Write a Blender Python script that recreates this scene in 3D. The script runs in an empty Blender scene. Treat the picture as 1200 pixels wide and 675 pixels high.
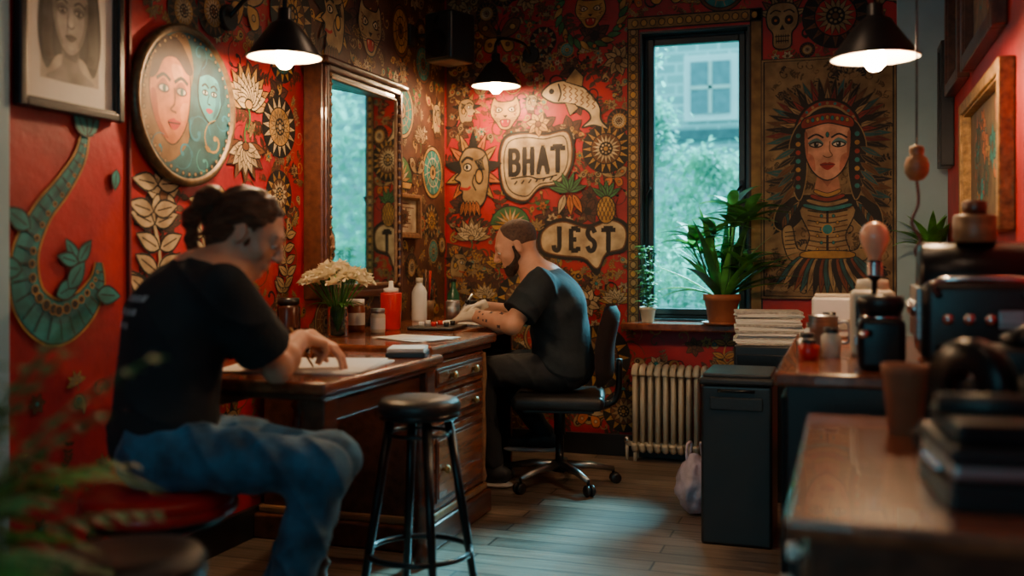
import bpy, bmesh, math, random
import numpy as np
from mathutils import Vector, Matrix, noise
from mathutils.bvhtree import BVHTree
random.seed(7)
rnd=random.random
def U(a,b): return a+(b-a)*rnd()
pi=math.pi
# ------------------------------------------------------------------ materials
def nodes(name):
    m=bpy.data.materials.new(name); m.use_nodes=True
    nt=m.node_tree; nt.nodes.clear()
    out=nt.nodes.new('ShaderNodeOutputMaterial')
    return m,nt,out
def pm(name,col,rough=.5,metal=0,var=.18,scale=9,bump=0,bs=60,st=(1,1,1),coat=0,sheen=0,trans=0,col2=None,emit=0):
    m,nt,out=nodes(name); N=nt.nodes.new; L=nt.links.new
    b=N('ShaderNodeBsdfPrincipled'); L(b.outputs[0],out.inputs[0])
    tc=N('ShaderNodeTexCoord'); mp=N('ShaderNodeMapping'); mp.inputs['Scale'].default_value=st
    L(tc.outputs['Object'],mp.inputs[0])
    nz=N('ShaderNodeTexNoise'); nz.inputs['Scale'].default_value=scale; nz.inputs['Detail'].default_value=5
    L(mp.outputs[0],nz.inputs['Vector'])
    cr=N('ShaderNodeValToRGB'); cr.color_ramp.elements[0].position=.3; cr.color_ramp.elements[1].position=.7
    c2=col2 or [min(1,c*(1+var)) for c in col]
    cr.color_ramp.elements[0].color=(*[c*(1-var) for c in col],1); cr.color_ramp.elements[1].color=(*c2,1)
    L(nz.outputs[0],cr.inputs[0]); L(cr.outputs[0],b.inputs['Base Color'])
    b.inputs['Roughness'].default_value=rough; b.inputs['Metallic'].default_value=metal
    b.inputs['Coat Weight'].default_value=coat; b.inputs['Sheen Weight'].default_value=sheen
    b.inputs['Transmission Weight'].default_value=trans
    if bump:
        n2=N('ShaderNodeTexNoise'); n2.inputs['Scale'].default_value=bs; n2.inputs['Detail'].default_value=4
        L(mp.outputs[0],n2.inputs['Vector'])
        bp=N('ShaderNodeBump'); bp.inputs['Strength'].default_value=bump; bp.inputs['Distance'].default_value=.01
        L(n2.outputs[0],bp.inputs['Height']); L(bp.outputs[0],b.inputs['Normal'])
    return m
def leafm(name,col,tr=.5,var=.5,scale=3):
    m,nt,out=nodes(name); N=nt.nodes.new; L=nt.links.new
    tc=N('ShaderNodeTexCoord'); nz=N('ShaderNodeTexNoise'); nz.inputs['Scale'].default_value=scale; L(tc.outputs['Object'],nz.inputs['Vector'])
    cr=N('ShaderNodeValToRGB'); cr.color_ramp.elements[0].position=.3; cr.color_ramp.elements[1].position=.7
    cr.color_ramp.elements[0].color=(*[c*(1-var) for c in col],1); cr.color_ramp.elements[1].color=(*[min(1,c*(1+var)) for c in col],1); L(nz.outputs[0],cr.inputs[0])
    b=N('ShaderNodeBsdfPrincipled'); b.inputs['Roughness'].default_value=.55; t=N('ShaderNodeBsdfTranslucent'); L(cr.outputs[0],b.inputs['Base Color']); L(cr.outputs[0],t.inputs[0])
    mx=N('ShaderNodeMixShader'); mx.inputs[0].default_value=tr; L(b.outputs[0],mx.inputs[1]); L(t.outputs[0],mx.inputs[2]); L(mx.outputs[0],out.inputs[0]); return m
def emis(name,col,s):
    m,nt,out=nodes(name); e=nt.nodes.new('ShaderNodeEmission'); e.inputs[0].default_value=(*col,1); e.inputs[1].default_value=s
    nt.links.new(e.outputs[0],out.inputs[0]); return m
def glassm(name,tint,g=.12,rough=.02):
    m,nt,out=nodes(name); N=nt.nodes.new; L=nt.links.new
    t=N('ShaderNodeBsdfTransparent'); t.inputs[0].default_value=(*tint,1)
    gl=N('ShaderNodeBsdfGlossy'); gl.inputs['Roughness'].default_value=rough
    fr=N('ShaderNodeLayerWeight'); fr.inputs[0].default_value=g
    mx=N('ShaderNodeMixShader'); L(fr.outputs['Fresnel'],mx.inputs[0]); L(t.outputs[0],mx.inputs[1]); L(gl.outputs[0],mx.inputs[2]); L(mx.outputs[0],out.inputs[0])
    return m
def attrm(name,rough=.65,bump=.15):
    m,nt,out=nodes(name); N=nt.nodes.new; L=nt.links.new
    b=N('ShaderNodeBsdfPrincipled'); L(b.outputs[0],out.inputs[0])
    a=N('ShaderNodeAttribute'); a.attribute_name='Col'
    tc=N('ShaderNodeTexCoord'); nz=N('ShaderNodeTexNoise'); nz.inputs['Scale'].default_value=14; nz.inputs['Detail'].default_value=8
    L(tc.outputs['Object'],nz.inputs['Vector'])
    cr=N('ShaderNodeValToRGB'); cr.color_ramp.elements[0].position=.3; cr.color_ramp.elements[1].position=.65
    cr.color_ramp.elements[0].color=(.36,.31,.28,1); cr.color_ramp.elements[1].color=(1,1,1,1)
    L(nz.outputs[0],cr.inputs[0])
    mx=N('ShaderNodeMix'); mx.data_type='RGBA'; mx.blend_type='MULTIPLY'; mx.inputs[0].default_value=.85
    L(a.outputs['Color'],mx.inputs[6]); L(cr.outputs[0],mx.inputs[7]); L(mx.outputs[2],b.inputs['Base Color'])
    b.inputs['Roughness'].default_value=rough
    return m
BLK=pm('black_paint',(.014,.014,.015),.35); BLKM=pm('black_metal',(.018,.019,.021),.3,.6)
RUB=pm('black_vinyl',(.016,.016,.017),.42,bump=.15,bs=90)
CHR=pm('chrome',(.7,.7,.72),.18,1); STL=pm('brushed_steel',(.45,.46,.47),.35,1,st=(1,1,20))
WOOD=pm('dark_walnut',(.09,.027,.013),.32,scale=5,var=.45,st=(6,1,6),bump=.15,bs=20,coat=.3)
WOOD2=pm('mahogany',(.21,.058,.024),.26,scale=4,var=.4,st=(8,1,8),bump=.1,bs=20,coat=.5)
WOOD3=pm('mid_wood',(.24,.12,.055),.4,scale=5,var=.35,st=(1,8,8))
GOLDF=pm('gilt_frame',(.32,.17,.05),.4,.3,var=.5,scale=40,bump=.4,bs=60)
WHT=pm('white_enamel',(.75,.73,.68),.4,var=.05); CREAM=pm('cream_enamel',(.62,.55,.42),.38,var=.08)
PAPER=pm('paper',(.72,.7,.64),.8,var=.06); PAPD=pm('newsprint',(.4,.38,.34),.8,var=.3,scale=60)
TERR=pm('terracotta',(.33,.1,.045),.75,var=.2,bump=.2); SOIL=pm('soil',(.02,.013,.008),.95,bump=.8,bs=80)
REDV=pm('red_vinyl',(.42,.010,.012),.3,bump=.1); REDP=pm('red_plastic',(.6,.015,.015),.3)
LEAF=leafm('leaf_green',(.10,.34,.06),.3,.45,14); LEAFD=leafm('leaf_dark',(.035,.13,.035),.25,.5,14)
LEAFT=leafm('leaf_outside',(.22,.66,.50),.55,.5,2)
GREENB=pm('green_bottle',(.03,.12,.06),.2); PETAL=leafm('cream_petal',(.9,.82,.60),.3,.06,30)
AMB=pm('amber_liquid',(.2,.05,.02),.3); GL=glassm('clear_glass',(.9,.95,.94),.25)
MIRR=pm('mirror_silver',(.62,.68,.68),.03,1,var=.05)
SHW=pm('shade_inner',(.85,.8,.7),.5,var=.03)
BULB=emis('bulb_glow',(1,.63,.33),600); FILLG=emis('fill_lamp_glow',(1,.64,.40),12)  # bulbs of the lamps, and glow of the added overhead fill
MUR=attrm('mural_paint')
# ------------------------------------------------------------------ mesh builder
class MB:
    def __init__(s): s.v=[];s.f=[];s.m=[];s.sm=[];s.mats=[]
    def mi(s,mat):
        if mat not in s.mats: s.mats.append(mat)
        return s.mats.index(mat)
    def add(s,vs,fs,mat,sm=False,M=None):
        n=len(s.v); k=s.mi(mat)
        for v in vs:
            v=Vector(v); s.v.append(M@v if M else v)
        for f in fs: s.f.append([i+n for i in f]); s.m.append(k); s.sm.append(sm)
    def box(s,c,d,mat,bev=.004,M=None,R=None,sm=False):
        bm=bmesh.new(); bmesh.ops.create_cube(bm,size=1)
        for v in bm.verts: v.co=Vector((v.co.x*d[0],v.co.y*d[1],v.co.z*d[2]))
        if bev>0: bmesh.ops.bevel(bm,geom=list(bm.edges),offset=min(bev,min(d)*.45),segments=2 if bev<.012 else 4,affect='EDGES',profile=.5)
        T=Matrix.Translation(c)
        if R is not None: T=T@R
        if M is not None: T=M@T
        bm.verts.index_update()
        s.add([v.co.copy() for v in bm.verts],[[v.index for v in f.verts] for f in bm.faces],mat,sm or bev>.012,T); bm.free()
    def lathe(s,prof,mat,c=(0,0,0),seg=28,M=None,sm=True,a0=0,a1=2*pi):
        full=abs(a1-a0-2*pi)<1e-6; n=seg if full else seg+1
        vs=[];fs=[]
        for r,z in prof:
            for i in range(n):
                a=a0+(a1-a0)*i/seg; vs.append((c[0]+max(r,1e-5)*math.cos(a),c[1]+max(r,1e-5)*math.sin(a),c[2]+z))
        for j in range(len(prof)-1):
            for i in range(seg):
                k=(i+1)%n; fs.append([j*n+i,j*n+k,(j+1)*n+k,(j+1)*n+i])
        s.add(vs,fs,mat,sm,M)
    def cyl(s,c,r,h,mat,seg=28,M=None,b=.003):
        s.lathe([(0,0),(r-b,0),(r,b),(r,h-b),(r-b,h),(0,h)],mat,c,seg,M,sm=False)
    def tube(s,pts,r,mat,seg=10,M=None,caps=True):
        pts=[Vector(p) for p in pts]; n=len(pts); rs=r if isinstance(r,(list,tuple)) else [r]*n
        vs=[];fs=[]; up=None
        for i,p in enumerate(pts):
            t=(pts[min(i+1,n-1)]-pts[max(i-1,0)]).normalized()
            if up is None:
                up=Vector((0,0,1)) if abs(t.z)<.9 else Vector((1,0,0))
            x=t.cross(up).normalized(); y=x.cross(t).normalized(); up=y
            for k in range(seg):
                a=2*pi*k/seg; vs.append(p+x*math.cos(a)*rs[i]+y*math.sin(a)*rs[i])
        for i in range(n-1):
            for k in range(seg): fs.append([i*seg+k,i*seg+(k+1)%seg,(i+1)*seg+(k+1)%seg,(i+1)*seg+k])
        if caps: fs.append(list(range(seg))[::-1]); fs.append([(n-1)*seg+k for k in range(seg)])
        s.add(vs,fs,mat,True,M)
    def ball(s,c,r,mat,M=None,seg=16):
        r=r if isinstance(r,(tuple,list)) else (r,r,r); vs=[];fs=[];n=seg;m=seg//2
        for j in range(m+1):
            th=pi*j/m
            for i in range(n):
                a=2*pi*i/n; vs.append((c[0]+r[0]*math.sin(th)*math.cos(a),c[1]+r[1]*math.sin(th)*math.sin(a),c[2]+r[2]*math.cos(th)))
        for j in range(m):
            for i in range(n): fs.append([j*n+i,j*n+(i+1)%n,(j+1)*n+(i+1)%n,(j+1)*n+i])
        s.add(vs,fs,mat,True,M)
    def leaf(s,b,d,ln,w,droop,mat,n=7,fold=.25):
        b=Vector(b); d=Vector(d).normalized(); sd=d.cross(Vector((0,0,1)))
        if sd.length<.05: sd=Vector((1,0,0))
        sd.normalize(); vs=[];fs=[]; p=b.copy(); st=ln/n
        for i in range(n+1):
            t=i/n; ww=w*math.sin(pi*min(1,.08+.92*t)**.75)*.5+.0005
            up=sd.cross(d).normalized()
            vs+= [p-sd*ww+up*ww*fold,p.copy(),p+sd*ww+up*ww*fold]
            d=(d+Vector((0,0,-droop/n))).normalized(); p=p+d*st
        for i in range(n):
            a=i*3; fs+=[[a,a+1,a+4,a+3],[a+1,a+2,a+5,a+4]]
        s.add(vs,fs,mat,True)
    def clamp(s,xm=9,ym=9,xn=-9):
        for v in s.v: v.x=max(xn,min(v.x,xm)); v.y=min(v.y,ym)
    def obj(s,name,loc=(0,0,0),rz=0,parent=None):
        me=bpy.data.meshes.new(name); me.from_pydata([tuple(v) for v in s.v],[],s.f)
        for m in s.mats: me.materials.append(m)
        me.polygons.foreach_set('material_index',s.m); me.polygons.foreach_set('use_smooth',s.sm); me.update()
        o=bpy.data.objects.new(name,me); bpy.context.collection.objects.link(o)
        o.location=loc; o.rotation_euler=(0,0,rz)
        if parent: o.parent=parent
        return o
def empty(name,loc=(0,0,0)):
    e=bpy.data.objects.new(name,None); e.location=loc; e.empty_display_size=.1; bpy.context.collection.objects.link(e); return e
# ------------------------------------------------------------------ room
XL,XR,YB,ZC=-2.24,.51,5.5,2.9
YF=-.9
EYE=1.12
def wallmat(name,dense=None):
    m,nt,out=nodes(name); N=nt.nodes.new; L=nt.links.new
    b=N('ShaderNodeBsdfPrincipled'); L(b.outputs[0],out.inputs[0]); b.inputs['Roughness'].default_value=.5
    tc=N('ShaderNodeTexCoord'); nz=N('ShaderNodeTexNoise'); nz.inputs['Scale'].default_value=2.5; nz.inputs['Detail'].default_value=9; nz.inputs['Roughness'].default_value=.65
    L(tc.outputs['Object'],nz.inputs['Vector'])
    cr=N('ShaderNodeValToRGB'); e=cr.color_ramp.elements; e[0].position=.28; e[0].color=(.17,.005,.010,1); e[1].position=.62; e[1].color=(.50,.012,.017,1)
    L(nz.outputs[0],cr.inputs[0]); L(cr.outputs[0],b.inputs['Base Color'])
    n2=N('ShaderNodeTexNoise'); n2.inputs['Scale'].default_value=35; L(tc.outputs['Object'],n2.inputs['Vector'])
    bp=N('ShaderNodeBump'); bp.inputs['Strength'].default_value=.2; bp.inputs['Distance'].default_value=.008; L(n2.outputs[0],bp.inputs['Height']); L(bp.outputs[0],b.inputs['Normal'])
    return m
WR=wallmat('red_plaster')
m,nt,out=nodes('floor_planks'); N=nt.nodes.new; L=nt.links.new
b=N('ShaderNodeBsdfPrincipled'); L(b.outputs[0],out.inputs[0])
tc=N('ShaderNodeTexCoord'); br=N('ShaderNodeTexBrick'); br.inputs['Scale'].default_value=1; br.inputs['Brick Width'].default_value=1.3; br.inputs['Row Height'].default_value=.11
br.inputs['Mortar Size'].default_value=.004; br.inputs['Color1'].default_value=(.30,.22,.165,1); br.inputs['Color2'].default_value=(.17,.125,.095,1); br.inputs['Mortar'].default_value=(.01,.007,.006,1)
L(tc.outputs['Object'],br.inputs['Vector'])
mp=N('ShaderNodeMapping'); mp.inputs['Scale'].default_value=(1.5,22,1); L(tc.outputs['Object'],mp.inputs[0])
nz=N('ShaderNodeTexNoise'); nz.inputs['Scale'].default_value=3; nz.inputs['Detail'].default_value=8; L(mp.outputs[0],nz.inputs['Vector'])
cr=N('ShaderNodeValToRGB'); cr.color_ramp.elements[0].position=.3; cr.color_ramp.elements[0].color=(.4,.38,.36,1); cr.color_ramp.elements[1].position=.7; L(nz.outputs[0],cr.inputs[0])
mx=N('ShaderNodeMix'); mx.data_type='RGBA'; mx.blend_type='MULTIPLY'; mx.inputs[0].default_value=1; L(br.outputs[0],mx.inputs[6]); L(cr.outputs[0],mx.inputs[7]); L(mx.outputs[2],b.inputs['Base Color'])
b.inputs['Roughness'].default_value=.34
bp=N('ShaderNodeBump'); bp.inputs['Strength'].default_value=.25; bp.inputs['Distance'].default_value=.004; L(cr.outputs[0],bp.inputs['Height']); L(bp.outputs[0],b.inputs['Normal'])
FLOOR=m
CEIL=pm('ceiling_dark',(.12,.05,.045),.8)
ym=(YF+YB)/2; yl=YB-YF+.4
w=MB(); w.box(((XL+XR)/2,ym,-.05),(XR-XL+.5,yl,.1),FLOOR,0); w.obj('floor')
w=MB(); w.box(((XL+XR)/2,ym,ZC+.05),(XR-XL+.5,yl,.1),CEIL,0); w.obj('ceiling')
w=MB(); w.box((XL-.125,ym,ZC/2),(.25,yl,ZC),WR,0); w.obj('wall_left')
w=MB(); w.box((XR+.125,ym,ZC/2),(.25,yl,ZC),WR,0); w.obj('wall_right')
WX0,WX1,WZ0,WZ1=-1.07,-.47,.76,2.37
w=MB()
for x0,x1,z0,z1 in [(XL,WX0,0,ZC),(WX1,XR,0,ZC),(WX0,WX1,0,WZ0),(WX0,WX1,WZ1,ZC)]:
    w.box(((x0+x1)/2,YB+.1,(z0+z1)/2),(x1-x0,.2,z1-z0),WR,0)
w.obj('wall_back')
w=MB(); FX0,FX1,FZ0,FZ1=-1.7,.1,.7,2.4  # front wall; its opening is added to let in fill light
for x0,x1,z0,z1 in [(XL,FX0,0,ZC),(FX1,XR,0,ZC),(FX0,FX1,0,FZ0),(FX0,FX1,FZ1,ZC)]:
    w.box(((x0+x1)/2,YF-.1,(z0+z1)/2),(x1-x0,.2,z1-z0),WR,0)
w.obj('wall_front')
PALE=pm('teal_lit_plaster',(.34,.52,.58),.7,var=.12,scale=3)  # pale colour with teal window light mixed in
w=MB(); w.box((.39,YB-.02,ZC/2),(.24,.04,ZC),PALE,.003); w.obj('lit_wall_strip')  # wall strip by the corner, teal light on it painted as colour
w=MB(); w.box((XL+.012,2.185,ZC/2),(.024,.05,ZC),PALE,.003); w.obj('trim_2')
REDTR=pm('dark_red_trim',(.12,.01,.01),.5)
w=MB(); w.box((XL+.006,2.725,1.6),(.012,.012,2.2),REDTR,.002); w.obj('trim_3')
w=MB(); w.box(((XL+.27)/2,YB-.012,.06),(.27-XL,.024,.12),BLK,.004); w.obj('baseboard_back')
w=MB(); w.box((XL+.012,2.45,.06),(.024,6.0,.12),BLK,.004); w.obj('baseboard_left')
# window
DT=pm('window_frame_dark',(.012,.02,.024),.35)
w=MB()
t=.012
w.box((WX0+t/2,YB+.09,(WZ0+WZ1)/2),(t,.18,WZ1-WZ0),DT,.001); w.box((WX1-t/2,YB+.09,(WZ0+WZ1)/2),(t,.18,WZ1-WZ0),DT,.001)
w.box(((WX0+WX1)/2,YB+.09,WZ1-t/2),(WX1-WX0-2*t,.18,t),DT,.001); w.box(((WX0+WX1)/2,YB+.09,WZ0+t/2),(WX1-WX0-2*t,.18,t),DT,.001)
def frm(x0,x1,z0,z1,y,wd,d):
    w.box((x0+wd/2,y,(z0+z1)/2),(wd,d,z1-z0),DT,.005); w.box((x1-wd/2,y,(z0+z1)/2),(wd,d,z1-z0),DT,.005)
    w.box(((x0+x1)/2,y,z1-wd/2),(x1-x0-2*wd,d,wd),DT,.005); w.box(((x0+x1)/2,y,z0+wd/2),(x1-x0-2*wd,d,wd),DT,.005)
frm(WX0+t,WX1-t,WZ0+t,WZ1-t,YB+.12,.02,.07); frm(WX0+t+.018,WX1-t-.018,WZ0+t+.018,WZ1-t-.018,YB+.10,.036,.05)
w.box(((WX0+WX1)/2,YB+.105,(WZ0+WZ1)/2),(WX1-WX0-.12,.005,WZ1-WZ0-.12),GL,0)
for hx in (WX0+.05,WX1-.05):
    w.box((hx,YB+.068,1.49),(.022,.014,.09),BLKM,.004); w.tube([(hx,YB+.06,1.5),(hx,YB+.03,1.5),(hx-.02 if hx<-.8 else hx-.03,YB+.03,1.46),(hx-.02 if hx<-.8 else hx-.03,YB+.03,1.41)],.007,BLKM)
w.obj('window_1')
w=MB(); frm(FX0,FX1,FZ0,FZ1,YF-.06,.06,.08); w.box(((FX0+FX1)/2,YF-.06,(FZ0+FZ1)/2),(.05,.07,FZ1-FZ0-.12),DT,.004); w.obj('added_fill_window')  # unseen window behind the camera, added for teal fill
w=MB(); w.box(((WX0+WX1)/2-.0,YB-.08,WZ0-.022),(.74,.2,.04),WOOD2,.008); w.obj('window_sill')
# ------------------------------------------------------------------ mural canvas
HS=5e-5
class Canvas:
    def __init__(s,O,Ux,Vx,N): s.O,s.U,s.V,s.N=Vector(O),Vector(Ux),Vector(Vx),Vector(N); s.v=[];s.f=[];s.c=[];s.h=.001; s.keep=[]
    def q(s,polys,col):
        s.h+=HS
        for pts in polys:
            n=len(s.v)
            for x,y in pts: s.v.append(s.O+s.U*x+s.V*y+s.N*s.h)
            s.f.append(tuple(range(n,n+len(pts)))); s.c.append(col)
    def obj(s,name,mat=None):
        me=bpy.data.meshes.new(name); me.from_pydata([tuple(v) for v in s.v],[],s.f)
        a=me.color_attributes.new('Col','FLOAT_COLOR','CORNER'); arr=[]
        for f,c in zip(s.f,s.c): arr+= [c[0],c[1],c[2],1]*len(f)
        a.data.foreach_set('color',arr); me.materials.append(mat or MUR); me.update()
        o=bpy.data.objects.new(name,me); bpy.context.collection.objects.link(o); return o
def sp(p,n=5,closed=True):
    m=len(p); out=[]
    for i in range(m if closed else m-1):
        if closed: a,b,c,d=p[i-1],p[i],p[(i+1)%m],p[(i+2)%m]
        else: a,b,c,d=p[max(i-1,0)],p[i],p[i+1],p[min(i+2,m-1)]
        for k in range(n):
            t=k/n
            out.append(tuple(.5*(2*b[j]+(c[j]-a[j])*t+(2*a[j]-5*b[j]+4*c[j]-d[j])*t*t+(3*b[j]-a[j]-3*c[j]+d[j])*t**3) for j in range(len(b))))
    if not closed: out.append(tuple(p[-1]))
    return out
INK=(.012,.01,.01); CRM=(.62,.47,.27); GLD=(.5,.27,.06); TEAL=(.02,.24,.24); GRN=(.05,.18,.06); RED=(.42,.015,.012); BRN=(.16,.06,.02); ORG=(.6,.17,.03); BEI=(.38,.25,.11)
class Mo:
    def __init__(s,cv,x,y,sc,rot=0,sx=1,base=.005):
        s.cv=cv;s.x=x;s.y=y;s.sc=sc;s.c=math.cos(rot);s.s=math.sin(rot);s.sx=sx; cv.h=base+rnd()*4e-5
    def t(s,p):
        x,y=p[0]*s.sc*s.sx,p[1]*s.sc; return (s.x+x*s.c-y*s.s,s.y+x*s.s+y*s.c)
    def poly(s,pts,col): s.cv.q([[s.t(p) for p in pts]],col)
    def line(s,pts,wd,col=INK,closed=False):
        n=len(pts); A=[];B=[]
        for i in range(n):
            a,b=(pts[i-1],pts[(i+1)%n]) if closed else (pts[max(i-1,0)],pts[min(i+1,n-1)])
            dx,dy=b[0]-a[0],b[1]-a[1]; l=math.hypot(dx,dy) or 1e-9
            ww=wd[i] if isinstance(wd,(list,tuple)) else wd
            A.append(s.t((pts[i][0]-dy/l*ww/2,pts[i][1]+dx/l*ww/2))); B.append(s.t((pts[i][0]+dy/l*ww/2,pts[i][1]-dx/l*ww/2)))
        s.cv.q([[A[i],A[(i+1)%n],B[(i+1)%n],B[i]] for i in range(n if closed else n-1)],col)
    def fo(s,pts,fill,wd=.05,ink=INK): s.poly(pts,fill); s.line(pts,wd,ink,True)
    def E(s,cx,cy,rx,ry,n=18,rot=0):
        return [(cx+rx*math.cos(a)*math.cos(rot)-ry*math.sin(a)*math.sin(rot),cy+rx*math.cos(a)*math.sin(rot)+ry*math.sin(a)*math.cos(rot)) for a in [2*pi*i/n for i in range(n)]]
    def ell(s,cx,cy,rx,ry,col,out=.04,rot=0,n=18,ink=INK):
        p=s.E(cx,cy,rx,ry,n,rot); s.poly(p,col)
        if out: s.line(p,out,ink,True)
    def petal(s,cx,cy,a,ln,wd,col,out=.03,ink=INK,vein=True):
        L_=[];R_=[]
        for i in range(7):
            t=i/6; w_=wd*math.sin(pi*t**.8)
            px,py=cx+math.cos(a)*ln*t,cy+math.sin(a)*ln*t
            L_.append((px-math.sin(a)*w_,py+math.cos(a)*w_)); R_.append((px+math.sin(a)*w_,py-math.cos(a)*w_))
        p=L_+R_[::-1][1:-1]
        s.poly(p,col)
        if out:
            s.line(p,out,ink,True)
            if vein: s.line([(cx+math.cos(a)*ln*.15,cy+math.sin(a)*ln*.15),(cx+math.cos(a)*ln*.75,cy+math.sin(a)*ln*.75)],out*.7,ink)
def rosette(m,n=14,a=GLD,b=TEAL,c=CRM,bg=INK):
    m.ell(0,0,1,1,bg,0,n=28)
    for i in range(n): m.petal(0,0,2*pi*i/n,.98,.13*14/n,a,.02)
    m.ell(0,0,.62,.62,b,.04,n=24)
    for i in range(n): m.petal(0,0,2*pi*(i+.5)/n,.6,.085*14/n,c,.02,vein=False)
    m.ell(0,0,.27,.27,bg,.03); 
    for i in range(8): m.ell(.18*math.cos(i*pi/4),.18*math.sin(i*pi/4),.045,.045,c,0,n=8)
    m.ell(0,0,.09,.09,a,0)
def medal(m,a=TEAL,b=GLD,c=CRM):
    m.ell(0,0,1,1,b,.05,n=28); m.ell(0,0,.85,.85,a,.04,n=28)
    for i in range(12): m.line([(.3*math.cos(i*pi/6),.3*math.sin(i*pi/6)),(.8*math.cos(i*pi/6+.2),.8*math.sin(i*pi/6+.2))],.035,c)
    m.line(m.E(0,0,.55,.55),.05,c,True); m.ell(0,0,.28,.28,b,.05); m.ell(0,0,.12,.12,INK,0)
def lotus(m,a=CRM,b=GLD,n=7):
    for k,(ln,wd,col) in enumerate([(1,.17,b),(.78,.17,a),(.5,.14,a)]):
        for i in range(n): m.petal(0,-.35,pi*(.02+.96*i/(n-1)) if k%2==0 else pi*(.1+.8*i/(n-1)),ln,wd,col,.03)
    m.ell(0,-.35,.16,.12,b,.04); m.line(sp([(0,-.45),(.05,-.7),(-.05,-.95)],4,False),.06,GRN)
def flower(m,a=GLD,c=BRN,n=6):
    for i in range(n): m.petal(0,0,2*pi*i/n+.3,1,.3,a,.06)
    m.ell(0,0,.25,.25,c,.06)
def sprig(m,a=BEI,n=5):
    st=sp([(-.2,-1),(.1,-.4),(-.05,.3),(.15,1)],4,False); m.line(st,.06,a)
    for i in range(n):
        t=st[int((i+.7)*(len(st)-1)/n)-1 if i else 1]
        m.petal(t[0],t[1],.7-.1*i,.55,.13,a,.03); m.petal(t[0],t[1],pi-.7+.1*i,.55,.13,a,.03)
def swirl(m,a=GLD,tn=2.2):
    p=[(r*math.cos(tn*pi*(1-r)*1.0),r*math.sin(tn*pi*(1-r))) for r in [.12+.88*i/16 for i in range(17)]]
    m.line(p,[.16-.12*i/16 for i in range(17)],a); m.ell(p[0][0],p[0][1],.13,.13,a,0,n=10)
    m.petal(p[9][0],p[9][1],1.2,.5,.12,a,0)
def paisley(m,a=BEI,b=TEAL):
    p=sp([(0,-.9),(.6,-.6),(.65,0),(.2,.5),(.35,1),(-.3,.7),(-.6,0),(-.5,-.6)]); m.fo(p,a,.06)
    m.ell(0,-.3,.3,.35,b,.05); m.ell(0,-.3,.12,.14,a,0,n=8)
def skull(m,a=CRM,hat=GLD):
    for i in range(7): m.petal(0,.2,pi*(.1+.8*i/6),.95,.15,hat if i%2 else a,.04)
    m.fo(sp([(-.55,.3),(-.4,.65),(0,.75),(.4,.65),(.55,.3),(.5,-.1),(.33,-.35),(.3,-.8),(0,-.92),(-.3,-.8),(-.33,-.35),(-.5,-.1)]),a,.05)
    for sx in(-1,1): m.ell(sx*.23,.12,.15,.17,INK,0); m.ell(sx*.23,.12,.05,.05,ORG,0,n=8); m.line(sp([(sx*.05,.42),(sx*.25,.48),(sx*.42,.36)],3,False),.05)
    m.poly([(0,-.02),(.09,-.22),(-.09,-.22)],INK); m.line([(-.26,-.45),(.26,-.45)],.04); m.line([(-.22,-.62),(.22,-.62)],.04)
    for i in range(6): m.line([(-.2+.08*i,-.38),(-.2+.08*i,-.7)],.025)
def mask(m,a=CRM,b=ORG):
    for i in range(11):
        an=pi*(-.25+1.5*i/10); m.petal(.1*math.cos(an),.1+.15*math.sin(an),an,.85,.13,[b,GLD,INK][i%3],.03)
    m.fo(sp([(-.3,.6),(.2,.65),(.45,.35),(.4,.1),(.6,-.1),(.42,-.2),(.45,-.35),(.35,-.42),(.35,-.6),(.05,-.85),(-.35,-.7),(-.5,-.2),(-.5,.3)]),a,.05)
    m.ell(.18,.18,.13,.09,(.8,.7,.5),.04); m.ell(.2,.18,.05,.06,INK,0); m.line(sp([(0,.36),(.2,.42),(.38,.3)],3,False),.07)
    m.line(sp([(.42,-.33),(.2,-.36),(.08,-.3)],3,False),.07,RED); m.ell(-.2,-.05,.12,.18,GLD,.05); m.line(sp([(-.05,.0),(.02,-.2),(-.1,-.4)],3,False),.04)
    for i in range(5): m.petal(-.1+.1*i,-.65,-pi/2+.15*(i-2),.4,.07,b,.03)
    for i in range(6): m.line(sp([(-.42+.04*i,.5-.06*i),(-.3+.05*i,.35),(-.38+.03*i,.1)],3,False),.025)
def fish(m,a=CRM):
    m.fo(sp([(-1,.15),(-.7,.45),(-.2,.5),(.3,.25),(.7,-.25),(.75,-.65),(1,-.95),(.55,-.8),(.2,-.85),(.45,-.6),(.3,-.35),(-.2,-.15),(-.65,-.1)]),a,.05)
    m.ell(-.7,.22,.08,.08,INK,0); m.line(sp([(-.5,.43),(-.42,.15),(-.5,-.08)],3,False),.05)
    for i in range(6):
        for j in range(3):
            x=-.35+.17*i; y=.33-.15*j-.1*i*.6; m.line(sp([(x,y+.07),(x+.08,y),(x,y-.07)],3,False),.03,BRN)
    m.fo([(-.3,.48),(0,.85),(.25,.6),(.2,.3)],BEI,.04); m.fo([(-.3,-.12),(-.15,-.5),(.1,-.3),(0,-.18)],BEI,.04)
def moth(m,a=BEI,b=BRN):
    for sx in(-1,1):
        m.fo(sp([(sx*.08,.1),(sx*.5,.75),(sx*1,.7),(sx*.85,.2),(sx*.3,-.05)]),a,.05); m.fo(sp([(sx*.08,-.05),(sx*.6,-.1),(sx*.7,-.55),(sx*.35,-.7),(sx*.1,-.3)]),b,.05)
        m.ell(sx*.65,.42,.15,.13,b,.04); m.ell(sx*.42,-.35,.1,.1,a,.03); m.line(sp([(0,.35),(sx*.12,.7),(sx*.3,.85)],3,False),.04)
        for j in range(3): m.line([(sx*.15,.1+.08*j),(sx*(.45+.1*j),.35+.15*j)],.025)
    m.ell(0,0,.11,.42,INK,0); m.line([(-.08,.05),(.08,.05)],.04,a); m.line([(-.08,-.12),(.08,-.12)],.04,a)
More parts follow.
